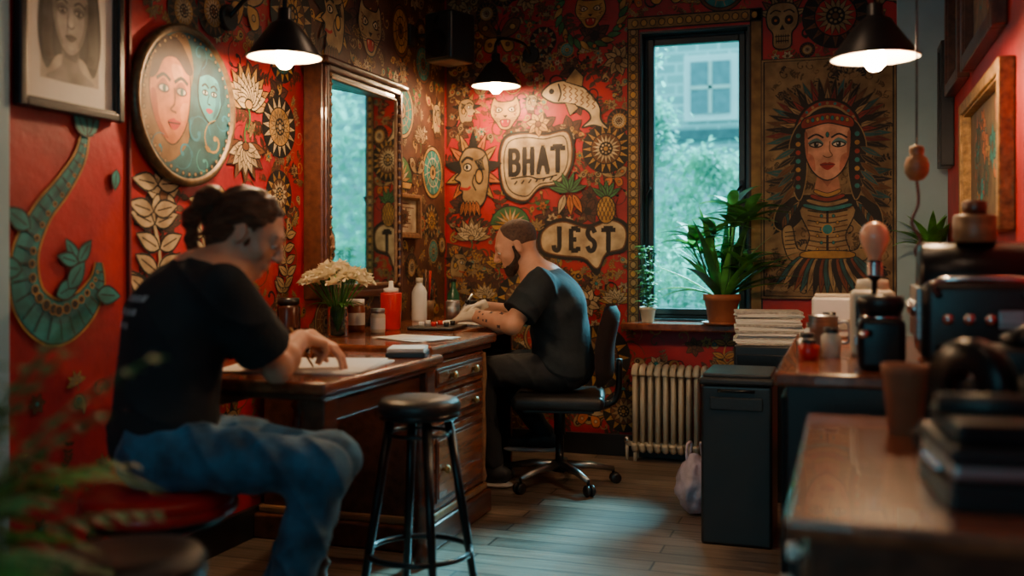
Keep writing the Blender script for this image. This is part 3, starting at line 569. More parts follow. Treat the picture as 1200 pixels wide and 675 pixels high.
def art_abs(cv,a,b):
    for i in range(40):
        m=Mo(cv,U(-a*.8,a*.8),U(-b*.75,b*.75),U(.04,.09),U(0,6),base=.0003); random.choice([flower,lambda k,c:swirl(k,c),lambda k,c:paisley(k,c)])(m,random.choice([ORG,TEAL,GLD,(.4,.1,.05),(.05,.1,.06)]))
def art_sketch(cv,a,b):
    for i in range(7): Mo(cv,0,b*(.7-.22*i),1,base=.0003).line([(-a*.75,0),(U(.2,.75)*a,.0)],.006,BRN)
    flower(Mo(cv,0,0,b*.5),BRN,INK)
picframe('picture_frame',(XL,2.45,1.85),.43,.60,'L',BLK,.025,PAPER,.07,.03,art_face,(.50,.45,.37))
picframe('picture_frame',(XL,4.885,1.335),.37,.24,'L',WOOD3,.025,PAPER,.0,.03,art_sketch,(.5,.4,.26))
picframe('picture_frame',(XR,3.95,1.47),1.1,.54,'R',GOLDF,.045,BLK,.0,.05,art_abs,(.14,.09,.04))
picframe('picture_frame',(XR,4.0,2.2),.9,.66,'R',WOOD,.06,BLK,.03,.05,art_abs,(.22,.12,.06))
picframe('picture_frame',(XR,4.83,2.15),.55,.56,'R',WOOD,.05,BLK,.03,.05,art_abs,(.22,.16,.1))
picframe('picture_frame',(XR,5.25,1.85),.2,.6,'R',BLK,.03,BLK,.0,.06,art_sketch,(.3,.24,.16))
# mirror
w=MB(); my,mz,mw,mh=4.235,1.445,.80,1.04; fw=.065; D=.10; X_=XL+.009
for sy in(-1,1):
    w.box((X_+D/2,my+sy*(mw/2-fw/2),mz),(D,fw,mh),WOOD,.01); w.box((X_+D+.006,my+sy*(mw/2-.02),mz),(.02,.03,mh-.03),WOOD,.008); w.box((X_+D+.002,my+sy*(mw/2-fw+.006),mz),(.012,.014,mh-2*fw),WOOD3,.004)
for sz in(-1,1):
    w.box((X_+D/2,my,mz+sz*(mh/2-fw/2)),(D,mw-2*fw,fw),WOOD,.01); w.box((X_+D+.006,my,mz+sz*(mh/2-.02)),(.02,mw-.06,.03),WOOD,.008); w.box((X_+D+.002,my,mz+sz*(mh/2-fw+.006)),(.012,mw-2*fw,.014),WOOD3,.004)
w.box((X_+D/2+.01,my,mz+mh/2+.008),(D+.05,mw+.05,.03),WOOD,.01)
for i in range(22): w.ball((X_+D+.012,my-mw/2+.045,mz-mh/2+.05+i*.0448),.010,WOOD3,seg=8); w.ball((X_+D+.012,my+mw/2-.045,mz-mh/2+.05+i*.0448),.010,WOOD3,seg=8)
a0=X_+.002;a1=X_+.100; y0=my-mw/2+fw-.005;y1=my+mw/2-fw+.005;z0=mz-mh/2+fw-.005;z1=mz+mh/2-fw+.005
w.add([(a0,y0,z0),(a1,y1,z0),(a1,y1,z1),(a0,y0,z1)],[[0,1,2,3]],MIRR)
w.obj('wall_mirror')
# ------------------------------------------------------------------ lamps
def shade(w,c,r=.13,h=.12,M=None):
    w.lathe([(.018,h+.05),(.024,h+.045),(.024,h+.01),(.035,h),(.055,h*.9),(r*.78,h*.35),(r,.0)],BLK,c,36,M)
    w.lathe([(r,.0),(r*.97,.002),(r*.75,h*.33),(.05,h*.86),(.0,h*.88)],SHW,c,36,M)
    w.lathe([(r-.002,-.003),(r+.003,-.001),(r+.003,.004),(r-.002,.005)],BLK,c,36,M)
    w.lathe([(.0,h*.86),(.016,h*.86),(.016,h*.5),(.0,h*.5)],CREAM,c,14,M)
    w.lathe([(.0,-.044),(.018,-.039),(.032,-.022),(.034,-.002),(.028,.020),(.016,.05),(.0,.062)],BULB,c,20,M)
w=MB(); c=(-1.93,3.19,1.845); shade(w,c,.135,.13)
w.cyl((0,0,0),.05,.02,BLK,M=Matrix.Translation((XL+.008,3.27,2.03))@Matrix.Rotation(pi/2,4,'Y'))
w.tube(sp([(XL+.02,3.27,2.03),(XL+.1,3.27,2.10),(-2.01,3.21,2.12),(-1.935,3.19,2.08),(-1.93,3.19,2.02)],5,False),.009,BLKM)
w.obj('wall_lamp')
w=MB(); c=(-1.815,5.2,2.06); shade(w,c,.135,.13)
w.cyl((0,0,0),.05,.02,BLK,M=Matrix.Translation((-1.70,YB-.008,2.28))@Matrix.Rotation(pi/2,4,'X'))
w.tube(sp([(-1.70,YB-.02,2.28),(-1.72,YB-.12,2.33),(-1.79,5.24,2.33),(-1.815,5.2,2.29),(-1.815,5.2,2.23)],5,False),.009,BLKM)
w.obj('wall_lamp')
w=MB(); c=(.104,3.48,1.77); shade(w,c,.14,.13); w.tube([(.104,3.48,1.94),(.104,3.48,ZC-.02)],.004,BLK); w.lathe([(0,0),(.05,0),(.045,-.03),(0,-.035)],BLK,(.104,3.48,ZC)); w.obj('pendant_lamp')
for x,y in ((-.7,1.2),(-1.35,3.9),(-.5,3.2),(.1,1.9)):
    w=MB(); w.lathe([(0,0),(.17,0),(.17,-.05),(.155,-.055)],BLK,(x,y,ZC),32); w.lathe([(.155,-.055),(.15,-.052),(0,-.05)],FILLG,(x,y,ZC),32); w.obj('added_fill_lamp')  # unseen overhead fixtures, added as warm fill light
# cord + wooden pulley
w=MB(); x,y=.215,3.23
w.tube([(x,y,ZC),(x,y,1.44)],.003,BLK); w.lathe([(0,.0),(.02,.005),(.034,.025),(.036,.05),(.03,.07),(.018,.078),(.022,.09),(.02,.105),(0,.11)],WOOD3,(x,y,1.345)); w.tube(sp([(x,y,1.345),(x+.004,y,1.28),(x-.014,y,1.22),(x+.01,y,1.17),(x-.004,y,1.14),(x,y,1.12)],5,False),.005,WOOD); w.obj('rope_pull_with_wooden_toggle')
# speaker
w=MB(); M=Matrix.Translation((-2.02,5.03,2.3))@Matrix.Rotation(-.35,4,'Z'); w.box((0,0,0),(.2,.2,.27),BLK,.02,M); w.box((.0,-.103,0),(.17,.008,.24),RUB,.003,M)
w.lathe([(0,.004),(.05,.012),(.07,0),(.074,0)],BLKM,(0,0,0),24,M@Matrix.Translation((0,-.112,-.04))@Matrix.Rotation(pi/2,4,'X')); w.lathe([(0,.006),(.02,.004),(.025,0)],BLKM,(0,0,0),20,M@Matrix.Translation((0,-.112,.08))@Matrix.Rotation(pi/2,4,'X'))
w.tube([(-2.10,5.03,2.32),(-2.2,4.98,2.32)],.012,BLKM); w.box((XL+.018,4.97,2.32),(.02,.06,.12),BLK,.004); w.obj('wall_speaker')
# ------------------------------------------------------------------ radiator
w=MB()
for i in range(10):
    x=-1.07+i*.0415
    for y in(5.36,5.40,5.44): w.tube([(x,y,.085),(x,y,.49)],.0125,CREAM,8)
    w.tube(sp([(x,5.345,.47),(x,5.36,.505),(x,5.40,.515),(x,5.44,.505),(x,5.455,.47)],4,False),.017,CREAM,8); w.tube(sp([(x,5.345,.10),(x,5.36,.07),(x,5.40,.06),(x,5.44,.07),(x,5.455,.10)],4,False),.017,CREAM,8)
w.tube([(-1.09,5.40,.48),(-.68,5.40,.48)],.014,CREAM); w.tube([(-1.12,5.40,.09),(-.68,5.40,.09)],.014,CREAM); w.tube([(-1.12,5.40,.09),(-1.12,5.40,.0)],.009,CREAM); w.ball((-1.12,5.4,.11),.02,CHR)
for x in(-1.07,-.697): w.tube([(x,5.37,.07),(x,5.37,0)],.01,CREAM); w.tube([(x,5.43,.07),(x,5.43,0)],.01,CREAM)
w.obj('radiator')
# ------------------------------------------------------------------ plants
def pot(w,c,r,h,mat): w.lathe([(0,0),(r*.68,0),(r*.7,.005),(r*.92,h*.78),(r,h*.8),(r,h),(r*.88,h),(r*.86,h*.88),(0,h*.88)],mat,c,30); w.lathe([(0,h*.9),(r*.87,h*.885)],SOIL,c,20)
w=MB(); w_c=(0,0,0); pot(w,w_c,.098,.16,TERR); w.lathe([(0,0),(.09,0),(.105,.014),(.1,.014),(.088,.004),(0,.004)],TERR,(0,0,-.0),30)
for i in range(30):
    a=U(0,6.28); el=U(.35,1.4); w.leaf((.03*math.cos(a),.03*math.sin(a),.14),(math.cos(a)*math.cos(el),math.sin(a)*math.cos(el)*.5-.15,math.sin(el)*1.3),U(.28,.52),U(.045,.07),U(.4,1.2),LEAF if i%3 else LEAFD,8)
for k in range(11):
    a=k*.75; top=(.15*math.cos(a),.06*math.sin(a)-.04,.27+.034*k); w.tube([(0,0,.13),(top[0]*.5,top[1]*.5,.22),top],.005,LEAFD,6)
    for j in range(7):
        b_=a+j*.9; w.leaf(top,(math.cos(b_),math.sin(b_)*.5-.1,.75),U(.17,.28),.06,1.0,LEAF if j%3 else LEAFD)
w.clamp(9,.125,-.33)
w.obj('potted_houseplant',(-.60,5.335,WZ0-.001))
w=MB(); pot(w,(0,0,0),.045,.085,CREAM)
for i in range(110):
    a=U(0,6.28); r=U(0,.05); z=U(.08,.42); w.leaf((r*math.cos(a),r*math.sin(a),z),(math.cos(a),math.sin(a),.4),U(.03,.045),.028,.8,LEAFD if i%2 else LEAF,4)
for i in range(6): a=i*1.05; w.tube([(0,0,.07),(.02*math.cos(a),.02*math.sin(a),.2),(.04*math.cos(a),.04*math.sin(a),.38)],.0025,LEAFD,6)
w.clamp(.068,.10)
w.obj('potted_herb',(-1.0,5.37,WZ0-.001))
w=MB(); w.box((.43,5.38,1.04),(.13,.15,.02),WOOD,.004); w.box((.43,5.45,1.0),(.03,.02,.07),BLK,.003); w.obj('wall_shelf')
w=MB(); pot(w,(0,0,0),.05,.09,TERR)
for i in range(34): a=U(0,6.28); w.leaf((0,0,.08),(math.cos(a)*.5-.1,math.sin(a)*.4-.05,U(.5,1.4)),U(.14,.30),.045,1.1,LEAF,6)
w.clamp(.07,.06)
w.obj('potted_ivy',(.43,5.385,1.05))
# foreground plant on a stand at the left
w=MB(); w.lathe([(0,.42),(.15,.42),(.15,.40),(.02,.39),(.02,.03),(.13,.02),(.13,0),(0,0)],WOOD,(0,0,0),28); pot(w,(0,0,.42),.12,.2,pm('dark_planter',(.02,.02,.022),.5))
for i in range(48):
    a=U(0,6.28); el=U(.5,1.5); ln=U(.26,.60)*(.55+.45*el/1.5); d=Vector((math.cos(a)*math.cos(el),math.sin(a)*math.cos(el),math.sin(el)))
    p=Vector((0,0,.60)); pts=[p.copy()]
    for k in range(12):
        d=(d+Vector((0,0,-.085))).normalized(); p=p+d*ln/12; pts.append(p.copy())
        if k>1:
            sd=d.cross(Vector((0,0,1))).normalized()
            for s_ in(-1,1): w.leaf(p,(d*.7+sd*s_+Vector((0,0,.05))),.085*(1.15-k/14),.024,.7,LEAFD if i%4 else LEAF,3)
    w.tube(pts,.0022,LEAFD,5)
for a,ln,el in ((.25,.36,.75),(.0,.42,.5),(.5,.32,1.1),(-.3,.38,1.0),(.8,.4,1.2),(.15,.5,1.2)): w.leaf((0,0,.60),(math.cos(a)*math.cos(el),math.sin(a)*math.cos(el),math.sin(el)),ln,.045,1.9,LEAF,9)
w.obj('potted_fern',(-1.27,1.08,0))
# ------------------------------------------------------------------ furniture: near table
def turned(w,x,y,h,mat,r=.036):
    w.box((x,y,h-.06),(r*2.1,r*2.1,.12),mat,.005)
    pr=[(r*.9,h-.12),(r*.6,h-.13),(r*.95,h-.15),(r*.6,h-.17),(r*.75,h-.2),(r*1.15,h-.27),(r*1.2,h-.32),(r*.8,h-.4),(r*.55,h-.46),(r*.9,h-.48),(r*.55,h-.50),(r*.8,h-.56),(r*.65,.1),(r*.5,.08),(r*.95,.05),(r*.9,.02),(r*.5,0),(0,0)]
    w.lathe(pr,mat,(x,y,0),20)
w=MB(); X0,X1,Y0,Y1,H=-2.0,-1.38,2.50,3.38,.76
w.box(((X0+X1)/2,(Y0+Y1)/2,H-.018),(X1-X0,Y1-Y0,.036),WOOD2,.01); w.box(((X0+X1)/2,(Y0+Y1)/2,H-.045),(X1-X0-.04,Y1-Y0-.04,.02),WOOD,.006)
for x in(X0+.06,X1-.06):
    for y in(Y0+.07,Y1-.07): turned(w,x,y,H-.05,WOOD)
w.box((X1-.06,(Y0+Y1)/2,H-.09),(.02,Y1-Y0-.2,.08),WOOD,.003); w.box((X0+.06,(Y0+Y1)/2,H-.09),(.02,Y1-Y0-.2,.08),WOOD,.003); w.box(((X0+X1)/2,Y1-.07,H-.09),(X1-X0-.2,.02,.08),WOOD,.003)
w.obj('wooden_table')
# desk
w=MB(); H=.78
w.box((-1.83,3.80,H-.02),(.76,.74,.04),WOOD2,.01); w.box((-1.92,4.66,H-.02),(.58,1.0,.04),WOOD2,.01)
w.box((-1.83,3.80,H-.05),(.72,.70,.03),WOOD,.006); w.box((-1.92,4.66,H-.05),(.54,.98,.025),WOOD,.004)
w.box((-1.84,3.78,.40),(.70,.64,.62),WOOD,.006); w.box((-1.84,3.78,.05),(.76,.70,.10),WOOD,.012); w.box((-1.84,3.78,.115),(.73,.67,.03),WOOD3,.008)
fx=-1.49
def dfront(y,z,dy,dz,knob=True):
    w.box((fx+.006,y,z),(.016,dy,dz),WOOD2,.006); w.box((fx+.016,y,z),(.010,dy-.05,dz-.05),WOOD,.004); w.box((fx+.02,y,z),(.008,dy-.075,dz-.075),WOOD2,.003)
    if knob:
        for s_ in((-.12,.12) if dz<.2 else (-.2,)): w.lathe([(.0,0),(.008,0),(.008,.012),(.016,.018),(.014,.028),(0,.03)],GOLDF,(0,0,0),14,Matrix.Translation((fx+.022,y+s_,z))@Matrix.Rotation(pi/2,4,'Y'))
dfront(3.78,.65,.56,.12); dfront(3.78,.52,.56,.12); dfront(3.78,.295,.56,.30)
for y in(3.475,4.085): w.lathe([(.014,.14),(.02,.16),(.012,.2),(.018,.35),(.012,.5),(.02,.6),(.014,.7)],WOOD3,(fx+.002,y,0),12)
w.box((-1.94,5.13,.38),(.48,.03,.76),WOOD,.004); w.box((-2.17,4.62,.5),(.02,1.0,.5),WOOD,.003)
w.obj('writing_desk')
# stools
def stool(name,loc,h,r,seatmat,ring=True,rz=.3,spl=.06,th=.05):
    w=MB(); w.lathe([(0,h),(r*.6,h+.002),(r*.93,h-.006),(r,h-.02),(r,h-th+.01),(r*.95,h-th),(0,h-th)],seatmat,(0,0,0),40)
    w.lathe([(r*.97,h-th+.004),(r*1.0,h-th),(r*.97,h-th-.012),(r*.5,h-th-.016),(0,h-th-.016)],BLKM,(0,0,0),40)
    for i in range(4):
        a=i*pi/2+rz; c,s_=math.cos(a),math.sin(a); q=r*.72
        w.tube([(q*c,q*s_,h-th-.01),((q+spl)*c,(q+spl)*s_,.012)],[.015,.012],BLKM,10); w.lathe([(0,0),(.016,0),(.015,.02),(0,.022)],RUB,((q+spl)*c,(q+spl)*s_,0),12)
    for zz in ((.22,) if ring else ()):
        q=r*.72+spl*(1-zz/h); w.tube([(q*math.cos(2*pi*i/28),q*math.sin(2*pi*i/28),zz) for i in range(29)],.009,BLKM,8)
    q=r*.75; w.tube([(q*math.cos(2*pi*i/28),q*math.sin(2*pi*i/28),h-th-.06) for i in range(29)],.006,BLKM,8)
    return w.obj(name,loc)
stool('bar_stool',(-1.225,2.80,0),.69,.125,RUB,spl=.10,rz=.65)
w=MB(); r=.20;h=.51
w.lathe([(0,h),(r*.7,h),(r*.95,h-.008),(r,h-.025),(r*.97,h-.042)],REDV,(0,0,0),44); w.lathe([(r*.99,h-.04),(r*1.01,h-.045),(r*1.01,h-.06),(r*.98,h-.066),(0,h-.066)],REDV,(0,0,0),44); w.lathe([(r*.9,h-.066),(r*.85,h-.09),(.05,h-.1),(.03,h-.12),(.03,.06),(.05,.04),(.18,.03),(.2,.01),(.2,0),(0,0)],BLKM,(0,0,0),40)
w.tube([(.13*math.cos(2*pi*i/28),.13*math.sin(2*pi*i/28),.2) for i in range(29)],.009,CHR,8)
for i in range(4): a=i*pi/2+.4; w.tube([(0.03*math.cos(a),.03*math.sin(a),.2),(.13*math.cos(a),.13*math.sin(a),.2)],.007,CHR)
w.obj('red_stool',(-1.715,2.21,0))
stool('round_stool',(-1.235,1.50,0),.585,.14,RUB,spl=.05,th=.06)
# office chair
w=MB()
w.box((0,0,.425),(.44,.44,.07),RUB,.03); w.box((0,0,.385),(.34,.34,.02),BLK,.005)
w.lathe([(.028,.38),(.028,.25),(.02,.25),(.02,.12),(.035,.12),(.04,.07),(0,.07)],BLKM,(0,0,0),20)
for i in range(5):
    a=i*2*pi/5+.25; c,s_=math.cos(a),math.sin(a)
    w.tube([(.03*c,.03*s_,.10),(.15*c,.15*s_,.095),(.27*c,.27*s_,.072)],[.022,.018,.013],STL,10); w.tube([(.27*c,.27*s_,.075),(.27*c,.27*s_,.05)],.007,BLKM)
    for o_ in(-.014,.014):
        M=Matrix.Translation((.27*c-s_*o_+.01*c,.27*s_+c*o_,.027))@Matrix.Rotation(a+pi/2,4,'Z')@Matrix.Rotation(pi/2,4,'Y'); w.lathe([(0,-.009),(.022,-.009),(.027,-.004),(.027,.004),(.022,.009),(0,.009)],BLK,(0,0,0),18,M)
vs=[];fs=[]; nu,nv=12,10
for side in(0,1):
    for j in range(nv+1):
        for i in range(nu+1):
            u_=i/nu*2-1; v_=j/nv; wd=.20*(1-.25*v_**3)*(1-.10*(1-v_)**3); zz=.50+.38*v_
            xx=.235+.04*v_-.05*(u_**2)-.03*math.sin(pi*v_)+(0 if side else .045*(1-abs(u_)**6)*(1-abs(2*v_-1)**6)); vs.append((xx,u_*wd,zz))
n1=(nu+1)*(nv+1)
for side in(0,1):
    for j in range(nv):
        for i in range(nu):
            a=side*n1+j*(nu+1)+i; fs.append([a,a+1,a+nu+2,a+nu+1])
w.add(vs,fs,RUB,True)
w.tube(sp([(.12,0,.40),(.24,0,.40),(.285,0,.46),(.29,0,.62)],4,False),.016,BLKM)
w.obj('office_chair',(-1.31,4.70,0),.22)
# ------------------------------------------------------------------ bin, cabinet, papers, bag
w=MB(); w.box((0,0,.31),(.27,.34,.62),BLK,.012); w.box((0,0,.635),(.285,.355,.03),RUB,.01); w.box((0,0,.655),(.26,.33,.02),RUB,.008); w.box((0,-.173,.55),(.2,.01,.05),RUB,.004); w.tube([(-.07,-.18,.60),(.07,-.18,.60)],.006,BLKM); w.obj('black_waste_bin',(-.385,4.08,0))
w=MB(); w.box((0,0,.355),(.28,.34,.71),BLK,.008); w.box((0,-.172,.36),(.25,.01,.62),BLKM,.004); w.ball((.1,-.185,.4),.01,CHR); w.obj('low_cabinet',(-.33,4.83,0))
w=MB(); z=0
for i in range(16):
    h_=U(.006,.013); w.box((U(-.008,.008),U(-.01,.01),z+h_/2),(.30+U(-.015,.01),.23,h_),PAPER if i%3 else PAPD,.002,None,Matrix.Rotation(U(-.05,.05),4,'Z')); z+=h_
w.obj('magazine_stack',(-.325,4.80,.711),.1)
BAG=pm('plastic_bag',(.5,.42,.5),.4,bump=.8,bs=18,var=.4,scale=15)
w=MB(); bm=bmesh.new(); bmesh.ops.create_icosphere(bm,subdivisions=4,radius=1)
for v in bm.verts:
    n_=noise.noise(v.co*2.5)*.25+noise.noise(v.co*7)*.08; z_=v.co.z; f_=(1-.35*max(0,z_)); v.co=Vector((v.co.x*.085*f_*(1+n_),v.co.y*.10*f_*(1+n_),max(-1,z_*(1+n_*.3))*.13+.13))
bm.verts.index_update(); w.add([v.co.copy() for v in bm.verts],[[v.index for v in f.verts] for f in bm.faces],BAG,True); bm.free()
for s_ in(-1,1): w.tube(sp([(s_*.03,-.02,.22),(s_*.035,0,.29),(s_*.02,.03,.30),(s_*.03,.04,.22)],4,False),.006,BAG)
w.obj('plastic_bag',(-.605,4.36,0))
# ------------------------------------------------------------------ counters right
w=MB(); w.box((.172,3.355,.40),(.62,1.33,.80),BLK,.006); w.box((.168,3.355,.80),(.67,1.38,.035),WOOD2,.008); w.box((-.145,3.0,.42),(.012,.6,.66),BLKM,.004); w.box((-.145,3.68,.42),(.012,.6,.66),BLKM,.004)
w.obj('service_counter')
w=MB(); w.box((.225,1.95,.36),(.54,.94,.72),WOOD,.006); w.box((.215,1.95,.735),(.585,1.0,.03),WOOD2,.008)
for k in range(2):
    for j in range(3):
        y=1.72+.46*k; z=.60-.21*j; w.box((-.048,y,z),(.014,.42,.18),WOOD2,.005); w.box((-.055,y,z),(.008,.34,.11),WOOD,.003)
        for s_ in(-.1,.1): w.lathe([(0,0),(.008,0),(.008,.014),(.018,.02),(.016,.034),(0,.036)],WHT,(0,0,0),14,Matrix.Translation((-.057,y+s_,z))@Matrix.Rotation(-pi/2,4,'Y'))
w.obj('drawer_chest')
CT=.8175; C2=.75
w=MB(); w.box((0,0,.075),(.17,.14,.15),WHT,.012); w.box((0,-.068,.05),(.12,.012,.04),PAPD,.003); w.box((0,0,.155),(.15,.12,.012),CREAM,.004); w.obj('paper_towel_dispenser',(-.02,3.92,CT))
w=MB(); w.lathe([(0,0),(.036,0),(.045,.11),(.048,.112),(.043,.112),(.034,.006),(0,.006)],STL,(0,0,0),28); w.tube(sp([(.043,0,.09),(.075,0,.09),(.075,0,.03),(.04,0,.03)],4,False),.005,STL); w.obj('steel_cup',(-.055,3.33,CT))
for i,(x,y,h_) in enumerate(((-.09,3.46,.08),(-.04,3.58,.11),(.07,3.62,.13),(.12,3.5,.16),(-.10,3.14,.07),(-.03,3.12,.09),(-.09,3.02,.06))):
    w=MB(); w.lathe([(0,0),(.028,0),(.03,h_*.7),(.02,h_*.8),(.02,h_)],[WHT,GL,TERR,AMB,STL,CREAM,REDP][i],(0,0,0),20); w.lathe([(.022,h_*.82),(.022,h_),(0,h_)],BLK,(0,0,0),20); w.obj('ink_jar',(x,y,CT))
w=MB(); w.box((0,0,.10),(.13,.16,.20),CREAM,.02); w.box((0,-.083,.13),(.10,.01,.08),BLK,.004); w.lathe([(0,0),(.05,0),(.045,.03),(0,.035)],CREAM,(0,0,.20),24); w.box((0,-.085,.05),(.11,.02,.03),STL,.004); w.obj('ultrasonic_cleaner',(.09,3.24,CT))
w=MB(); w.box((0,0,.13),(.28,.34,.22),BLK,.03); w.box((0,0,.01),(.24,.30,.02),RUB,.004)
w.lathe([(0,-.14),(.10,-.14),(.11,-.13),(.11,.13),(.10,.14),(0,.14)],BLKM,(0,0,0),32,Matrix.Translation((0,-.02,.23))@Matrix.Rotation(pi/2,4,'Y'),True)
w.box((-.145,0,.15),(.014,.26,.14),STL,.004)
for s_ in(-.09,0,.09): w.lathe([(0,0),(.022,0),(.02,.012),(0,.013)],CHR,(0,0,0),18,Matrix.Translation((-.15,s_,.16))@Matrix.Rotation(-pi/2,4,'Y'))
w.tube(sp([(-.10,-.17,.20),(-.10,-.22,.24),(.10,-.22,.24),(.10,-.17,.20)],4,False),.01,CHR)
for s_ in(-.08,-.03,.02): w.lathe([(0,0),(.016,0),(.014,.02),(0,.022)],CHR,(0,0,0),16,Matrix.Translation((s_,-.176,.14))@Matrix.Rotation(pi/2,4,'X'))
w.box((.07,-.175,.14),(.06,.01,.05),STL,.004); w.box((0,-.175,.05),(.22,.012,.05),BLKM,.004); w.obj('autoclave',(.34,2.97,CT))
w=MB(); w.box((0,0,.07),(.12,.14,.14),BLKM,.02); w.lathe([(0,0),(.05,0),(.062,.035),(.06,.055),(.0,.06)],BLK,(0,0,.14),24); w.tube([(-.03,-.07,.1),(-.05,-.11,.1)],.01,CHR); w.lathe([(.054,0),(.056,.004),(.054,.008)],CHR,(0,0,.135),24); w.obj('coil_grinder',(.10,2.84,CT))
w=MB(); w.lathe([(0,0),(.05,0),(.055,.01),(.055,.07),(.05,.075),(0,.075)],WOOD3,(0,0,0),24); w.lathe([(0,.075),(.03,.075),(.032,.11),(0,.115)],WOOD,(0,0,0),24); w.obj('wooden_jar',(.34,2.93,CT+.338))
# bulb on a small stand
BG=pm('frosted_bulb_glass',(.85,.42,.26),.22,var=.08,coat=.5)
w=MB(); w.lathe([(0,0),(.038,0),(.04,.008),(.012,.02),(.008,.03),(.008,.23),(.019,.24),(.021,.285),(.017,.292)],BLKM,(0,0,0),24)
w.lathe([(.016,.285),(.018,.298),(.030,.320),(.040,.348),(.040,.368),(.031,.388),(.014,.400),(0,.402)],BG,(0,0,0),28)
for k in range(4): w.lathe([(.0205,.245+k*.01),(.0225,.25+k*.01),(.0205,.255+k*.01)],CHR,(0,0,0),20)
w.obj('bulb_on_stand',(.09,3.04,CT))
# near chest top
w=MB(); w.lathe([(0,0),(.032,0),(.044,.12),(.047,.125),(.047,.145),(.041,.145),(.038,.12),(0,.118)],TERR,(0,0,0),30); 
w.obj('terracotta_cup',(.125,2.22,C2))
w=MB(); w.box((0,0,.02),(.11,.20,.04),BLK,.01); w.lathe([(.035,-.025),(.085,-.025),(.09,-.015),(.09,.015),(.085,.025),(.035,.025),(.035,-.025)],BLKM,(0,0,0),36,Matrix.Translation((0,.0,.125))@Matrix.Rotation(pi/2,4,'Y')); w.box((0,0,.08),(.03,.05,.12),BLK,.008); w.box((0,-.10,.06),(.05,.02,.06),STL,.004); w.obj('tape_dispenser',(.23,2.03,C2),.7)
w=MB()
for k,(dx,dy,z,h_,mt) in enumerate(((.20,.26,.02,.04,BLK),(.19,.25,.055,.022,STL),(.20,.26,.08,.024,BLK),(.17,.22,.11,.03,BLKM))): w.box((0,0,z),(dx,dy,h_),mt,.006)
w.tube([(-.09,.02,.135),(.09,.02,.135)],.018,RUB,14); w.tube(sp([(.07,.09,.12),(.06,.02,.17),(.03,-.08,.19),(.01,-.13,.185)],4,False),[.011]*13,CHR); w.ball((.01,-.135,.185),.018,BLK)
for s_ in(-.05,0,.05): w.ball((-.102,s_,.05),.010,CHR,seg=10)
w.obj('stencil_printer',(.235,1.70,C2),.1)
w=MB(); w.box((0,0,.09),(.16,.14,.18),BLK,.015); w.box((-.082,0,.11),(.008,.10,.08),STL,.003); w.lathe([(0,0),(.055,0),(.06,.02),(.0,.05)],BLKM,(0,0,.18),24); w.obj('power_supply_unit',(.38,2.34,C2))
w=MB(); w.box((0,0,.12),(.15,.20,.24),BLK,.02); w.box((0,-.101,.15),(.12,.008,.10),BLKM,.003); w.box((0,-.104,.06),(.12,.012,.03),STL,.003)
for s_ in(-.035,.035): w.lathe([(0,0),(.018,0),(.016,.016),(0,.018)],CHR,(0,0,0),16,Matrix.Translation((s_,-.105,.155))@Matrix.Rotation(pi/2,4,'X'))
w.lathe([(0,0),(.04,0),(.045,.02),(.04,.05),(0,.055)],WOOD3,(0,0,.24),22); w.obj('label_printer',(.41,2.02,C2))
w=MB(); w.lathe([(0,0),(.028,0),(.03,.01),(.03,.11),(.014,.14),(.012,.15),(0,.15)],WHT,(0,0,0),22); w.box((0,-.012,.165),(.02,.05,.022),REDP,.005); w.tube([(0,-.012,.155),(0,-.035,.13)],.004,REDP); w.obj('spray_bottle',(.24,2.32,C2))
# ------------------------------------------------------------------ desk items
D=.78
def bouquet():
    w=MB(); w.lathe([(0,.004),(.036,.004),(.04,.02),(.04,.11),(.034,.13),(.038,.135),(.04,.135),(.036,.13),(.043,.11),(.043,.01),(.036,0),(0,0)],GL,(0,0,0),26); w.lathe([(0,.006),(.037,.008),(.038,.07),(0,.07)],glassm('water',(.75,.85,.8),.1),(0,0,0),22)
    for i in range(50):
        a=i*2.4; r=.135*math.sqrt((i+.5)/50); z=.28-3.2*r*r+U(-.012,.012); c=Vector((r*math.cos(a),r*math.sin(a),z)); w.tube([(0,0,.02),(c.x*.3,c.y*.3,.13),c],.002,LEAF,5)
        out_=Vector((c.x,c.y,.08)).normalized()
        for k in range(14):
            dd=(out_*1.0+Vector((U(-1,1),U(-1,1),U(-.6,1)))).normalized(); w.leaf(c,dd,U(.03,.048),.036,.5,PETAL,4,.6)
    for i in range(14): a=U(0,6.28); w.leaf((.02*math.cos(a),.02*math.sin(a),.13),(math.cos(a),math.sin(a),.6),U(.07,.12),.025,1,LEAF)
    return w
bouquet().obj('vase_of_flowers',(-2.02,3.76,D))
def bottle(name,loc,prof,mat,cap=None,capmat=WHT,label=None):
    w=MB(); w.lathe(prof,mat,(0,0,0),26)
    if cap: w.lathe(cap,capmat,(0,0,0),22)
    if label: w.lathe([(label[0],label[1]),(label[0],label[2])],PAPER,(0,0,0),26)
    return w.obj(name,loc)
bottle('red_tumbler',(-1.98,4.20,D),[(0,0),(.04,0),(.045,.01),(.05,.165),(.048,.17),(.0,.172)],REDP,[(0,.172),(.035,.172),(.035,.19),(.012,.195),(.010,.225),(0,.226)],WHT)
bottle('white_bottle',(-2.10,4.80,D),[(0,0),(.038,0),(.04,.01),(.04,.15),(.03,.175),(.016,.19),(.016,.2),(0,.2)],WHT,[(0,.2),(.018,.2),(.018,.225),(0,.226)],CREAM)
bottle('green_bottle',(-2.02,5.08,D),[(0,0),(.032,0),(.034,.01),(.034,.13),(.015,.165),(.014,.2),(0,.2)],GREENB,[(0,.2),(.016,.2),(.016,.215),(0,.216)],BLK,(.0345,.03,.1))
